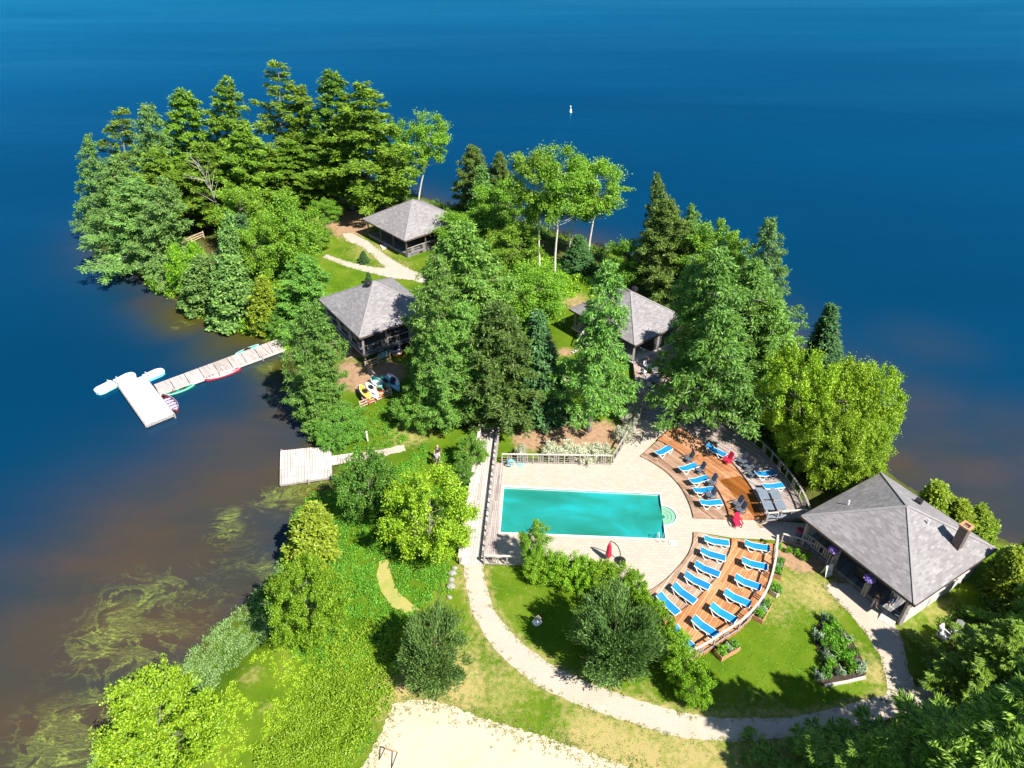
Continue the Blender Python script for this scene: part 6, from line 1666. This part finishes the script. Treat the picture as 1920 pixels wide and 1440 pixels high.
# ------------------------------------------------------------------ people
def skin_obj(name, V, E, Rd, mat, parent, sub=2):
    me = bpy.data.meshes.new(name); me.from_pydata([Vector(v) for v in V], E, []); me.update()
    o = link_mesh(name, me, M[mat], parent)
    s = o.modifiers.new('skin', 'SKIN'); s.use_smooth_shade = True
    for i, r_ in enumerate(Rd):
        sv = me.skin_vertices[0].data[i]; sv.radius = (r_, r_) if isinstance(r_, (int, float)) else r_; sv.use_root = (i == 0)
    b = o.modifiers.new('subdivision', 'SUBSURF'); b.levels = sub; b.render_levels = sub
    return o
def person(label, loc, face, top, legs, hair, step=.22, armL=(0.30, -.05, .95), armR=(-.30, .1, .95), shortleg=True, H=1.72, head_turn=0, group=None):
    """faces +Y before turning; hands at armL / armR"""
    t = thing('person', label, 'person', (0, 0, 0), 0, group); k = H / 1.72
    V = [(0, 0, .93)]; Rd = [(.14, .10)]; E = []
    def add(p, r_, par): V.append(p); Rd.append(r_); E.append((par, len(V) - 1)); return len(V) - 1
    c1 = add((0, .01, 1.12), (.13, .09), 0); c2 = add((0, .0, 1.33), (.165, .10), c1); n = add((0, .0, 1.46), .055, c2)
    h1 = add((0, .02, 1.55), (.072, .085), n); h2 = add((0, .02, 1.64), (.078, .092), h1); add((0, .02, 1.70), (.055, .065), h2)
    add((0, .125, 1.575), .016, h1)
    for s, hand in ((1, armL), (-1, armR)):
        sh = add((.20 * s, 0, 1.40), .055, c2); hd = Vector(hand); sv = Vector((.20 * s, 0, 1.40)); mid = (sv + hd) / 2 + Vector((.05 * s, -.06, -.02))
        el = add(tuple(mid), .042, sh); wr = add(tuple(mid.lerp(hd, .9)), .028, el); d = (hd - mid).normalized()
        pal = add(tuple(hd + d * .04), (.036, .02), wr)
        sd_ = Vector((s, 0, 0)) - d * d.x * s; sd_ = Vector((0, 1, 0)) - d * d.y if sd_.length < .2 else sd_; sd_.normalize()
        fw = Vector((0, 1, 0)) - d * d.y; fw = fw.normalized() if fw.length > .1 else sd_
        for q in range(4):
            o = fw * ((q - 1.5) * .019); f1 = add(tuple(hd + d * .085 + o), .009, pal); add(tuple(hd + d * (.085 + .055 - .008 * abs(q - 1)) + o - sd_ * .018), .008, f1)
        th = add(tuple(hd + d * .04 + fw * .045), .010, pal); add(tuple(hd + d * .08 + fw * .062), .009, th)
    for s in (1, -1):
        hp = add((.09 * s, 0, .86), .085, 0); kn = add((.10 * s, .05 + step * s * .35, .49), .058, hp); an = add((.10 * s, step * s * .8, .09), .04, kn); add((.10 * s, step * s * .8 + .14, .035), (.04, .03), an)
    skin_obj('body', V, E, Rd, 'skin', t)
    skin_obj('shirt', [(0, 0, .95), (0, .01, 1.12), (0, 0, 1.34), (0, 0, 1.44)] + [q for s, hand in ((1, armL), (-1, armR)) for q in ((.20 * s, 0, 1.40), tuple(Vector((.20 * s, 0, 1.40)).lerp((Vector((.20 * s, 0, 1.40)) + Vector(hand)) / 2 + Vector((.05 * s, -.06, -.02)), .7)))],
             [(0, 1), (1, 2), (2, 3), (2, 4), (4, 5), (2, 6), (6, 7)], [(.165, .125), (.155, .115), (.185, .12), (.08, .075), .072, .062, .072, .062], top, t)
    lv = [(0, 0, .95)]; le = []; lr = [(.16, .12)]
    for s in (1, -1):
        i0 = len(lv); lv += [(.09 * s, 0, .85), (.10 * s, .05 + step * s * .35, .5)]; le += [(0, i0), (i0, i0 + 1)]; lr += [.10, .078]
        if not shortleg: lv.append((.10 * s, step * s * .8, .12)); le.append((i0 + 1, i0 + 2)); lr.append(.06)
    skin_obj('trousers', lv, le, lr, legs, t)
    hm = MB(); hm.ball((0, -.015, 1.655), .112, 14, 8, (.92, 1.02, .95)); hm.ball((0, -.06, 1.56), .075, 10, 6, (1.1, .6, 1.3)); hm.build('hair', M[hair], t, smooth=True)
    for s in (1, -1):
        MB().ball((.033 * s, .104, 1.615), .011, 8, 5).build('eye', M['black'], t)
        MB().ball((.10 * s, step * s * .8 + .06, .035), .06, 10, 6, (.75, 1.9, .65)).build('shoe', M['white'], t, smooth=True)
    t.scale = (k, k, k); t.location = loc; t.rotation_euler = (0, 0, face); return t
g = ground(822, 862)
person('person with fair hair in a dark top walking on the meadow track', g, R(165), 'navy', 'palecloth', 'hair', .22, (.30, .12, .95), (-.30, -.08, .95))
g2 = ground(820, 873)
pb = person('person in a pale blue shirt with a black bag, nearer on the meadow track', g2, R(170), 'palecloth', 'navy', 'darkhair', .2, (.32, -.1, .95), (-.34, .15, .95))
bag = thing('shoulder_bag', 'black bag carried by the nearer walker on the meadow', 'bag', g2 + Vector((-.42, -.02, .55)))
bq = g2 + Vector((-.42, -.02, .72)); MB().box(bq, (.16, .36, .34), .1).build('bag_body', M['black'], bag, bevel=.04); MB().torus(bq + Vector((0, 0, .2)), .13, .014, 14, 6, Matrix.Rotation(R(90), 3, 'Y')).build('bag_strap', M['black'], bag)
g = at(1637, 1139, .02)
person('person in a black top and beige trousers standing on grass by the porch', g, R(-60), 'navy', 'beige', 'darkhair', .16, (.22, .18, 1.38), (-.24, .18, 1.36), False)
g = at(1671, 1133, .47)
person('person in a pale top and blue jeans on the porch by the ramp', g, R(150), 'palecloth', 'denim', 'darkhair', .08, (.28, .18, 1.0), (-.28, .18, 1.0), False)
# barbecue on the porch
bb = thing('porch_cabinet', 'dark covered cabinet standing on the shaded porch', 'cabinet', at(1613, 1082, .45))
p = at(1613, 1082, .45); rzp = math.atan2(ph['u'].y, ph['u'].x); MB().box(p + Vector((0, 0, .5)), (.8, .55, .98), rzp).build('cabinet_body', M['black'], bb, bevel=.04); MB().box(p + Vector((0, 0, 1.02)), (.9, .62, .05), rzp).build('cabinet_top', M['slate'], bb)
# campfire and its smoke
cf = thing('fire_pit', 'stone ring fire pit smoking in the far clearing', 'fire pit', ground(620, 392))
g = ground(620, 392)
mb = MB()
for i in range(12): a = i * .5236; mb.ball(g + Vector((.8 * math.cos(a), .8 * math.sin(a), .12)), .22, 8, 5, jit=.1)
mb.build('stone_ring', M['stone'], cf); mb = MB()
for i in range(5): a = i * 1.25; mb.tube([g + Vector((.5 * math.cos(a), .5 * math.sin(a), .08)), g + Vector((-.1 * math.cos(a), -.1 * math.sin(a), .35))], .06, 6)
mb.build('logs', M['black'], cf)
m_ = bpy.data.materials.new('wood_smoke'); m_.use_nodes = True; t_ = m_.node_tree; t_.nodes.remove(t_.nodes['Principled BSDF'])
pv = t_.nodes.new('ShaderNodeVolumePrincipled'); pv.inputs['Color'].default_value = (.75, .85, 1, 1); pv.inputs['Density'].default_value = .16
t_.links.new(pv.outputs[0], t_.nodes['Material Output'].inputs['Volume'])
mb = MB(); mb.ball(g + Vector((.2, .3, 1.8)), 1.5, 14, 9, (1, 1, 1.2)); mb.ball(g + Vector((.6, 1.6, 4.6)), 2.0, 14, 9, (1.0, .9, 1.0))
tag(mb.build('smoke', m_, smooth=True), 'thin bluish smoke drifting up from the campfire', 'smoke', kind='stuff')
print('objects', len(bpy.data.objects))
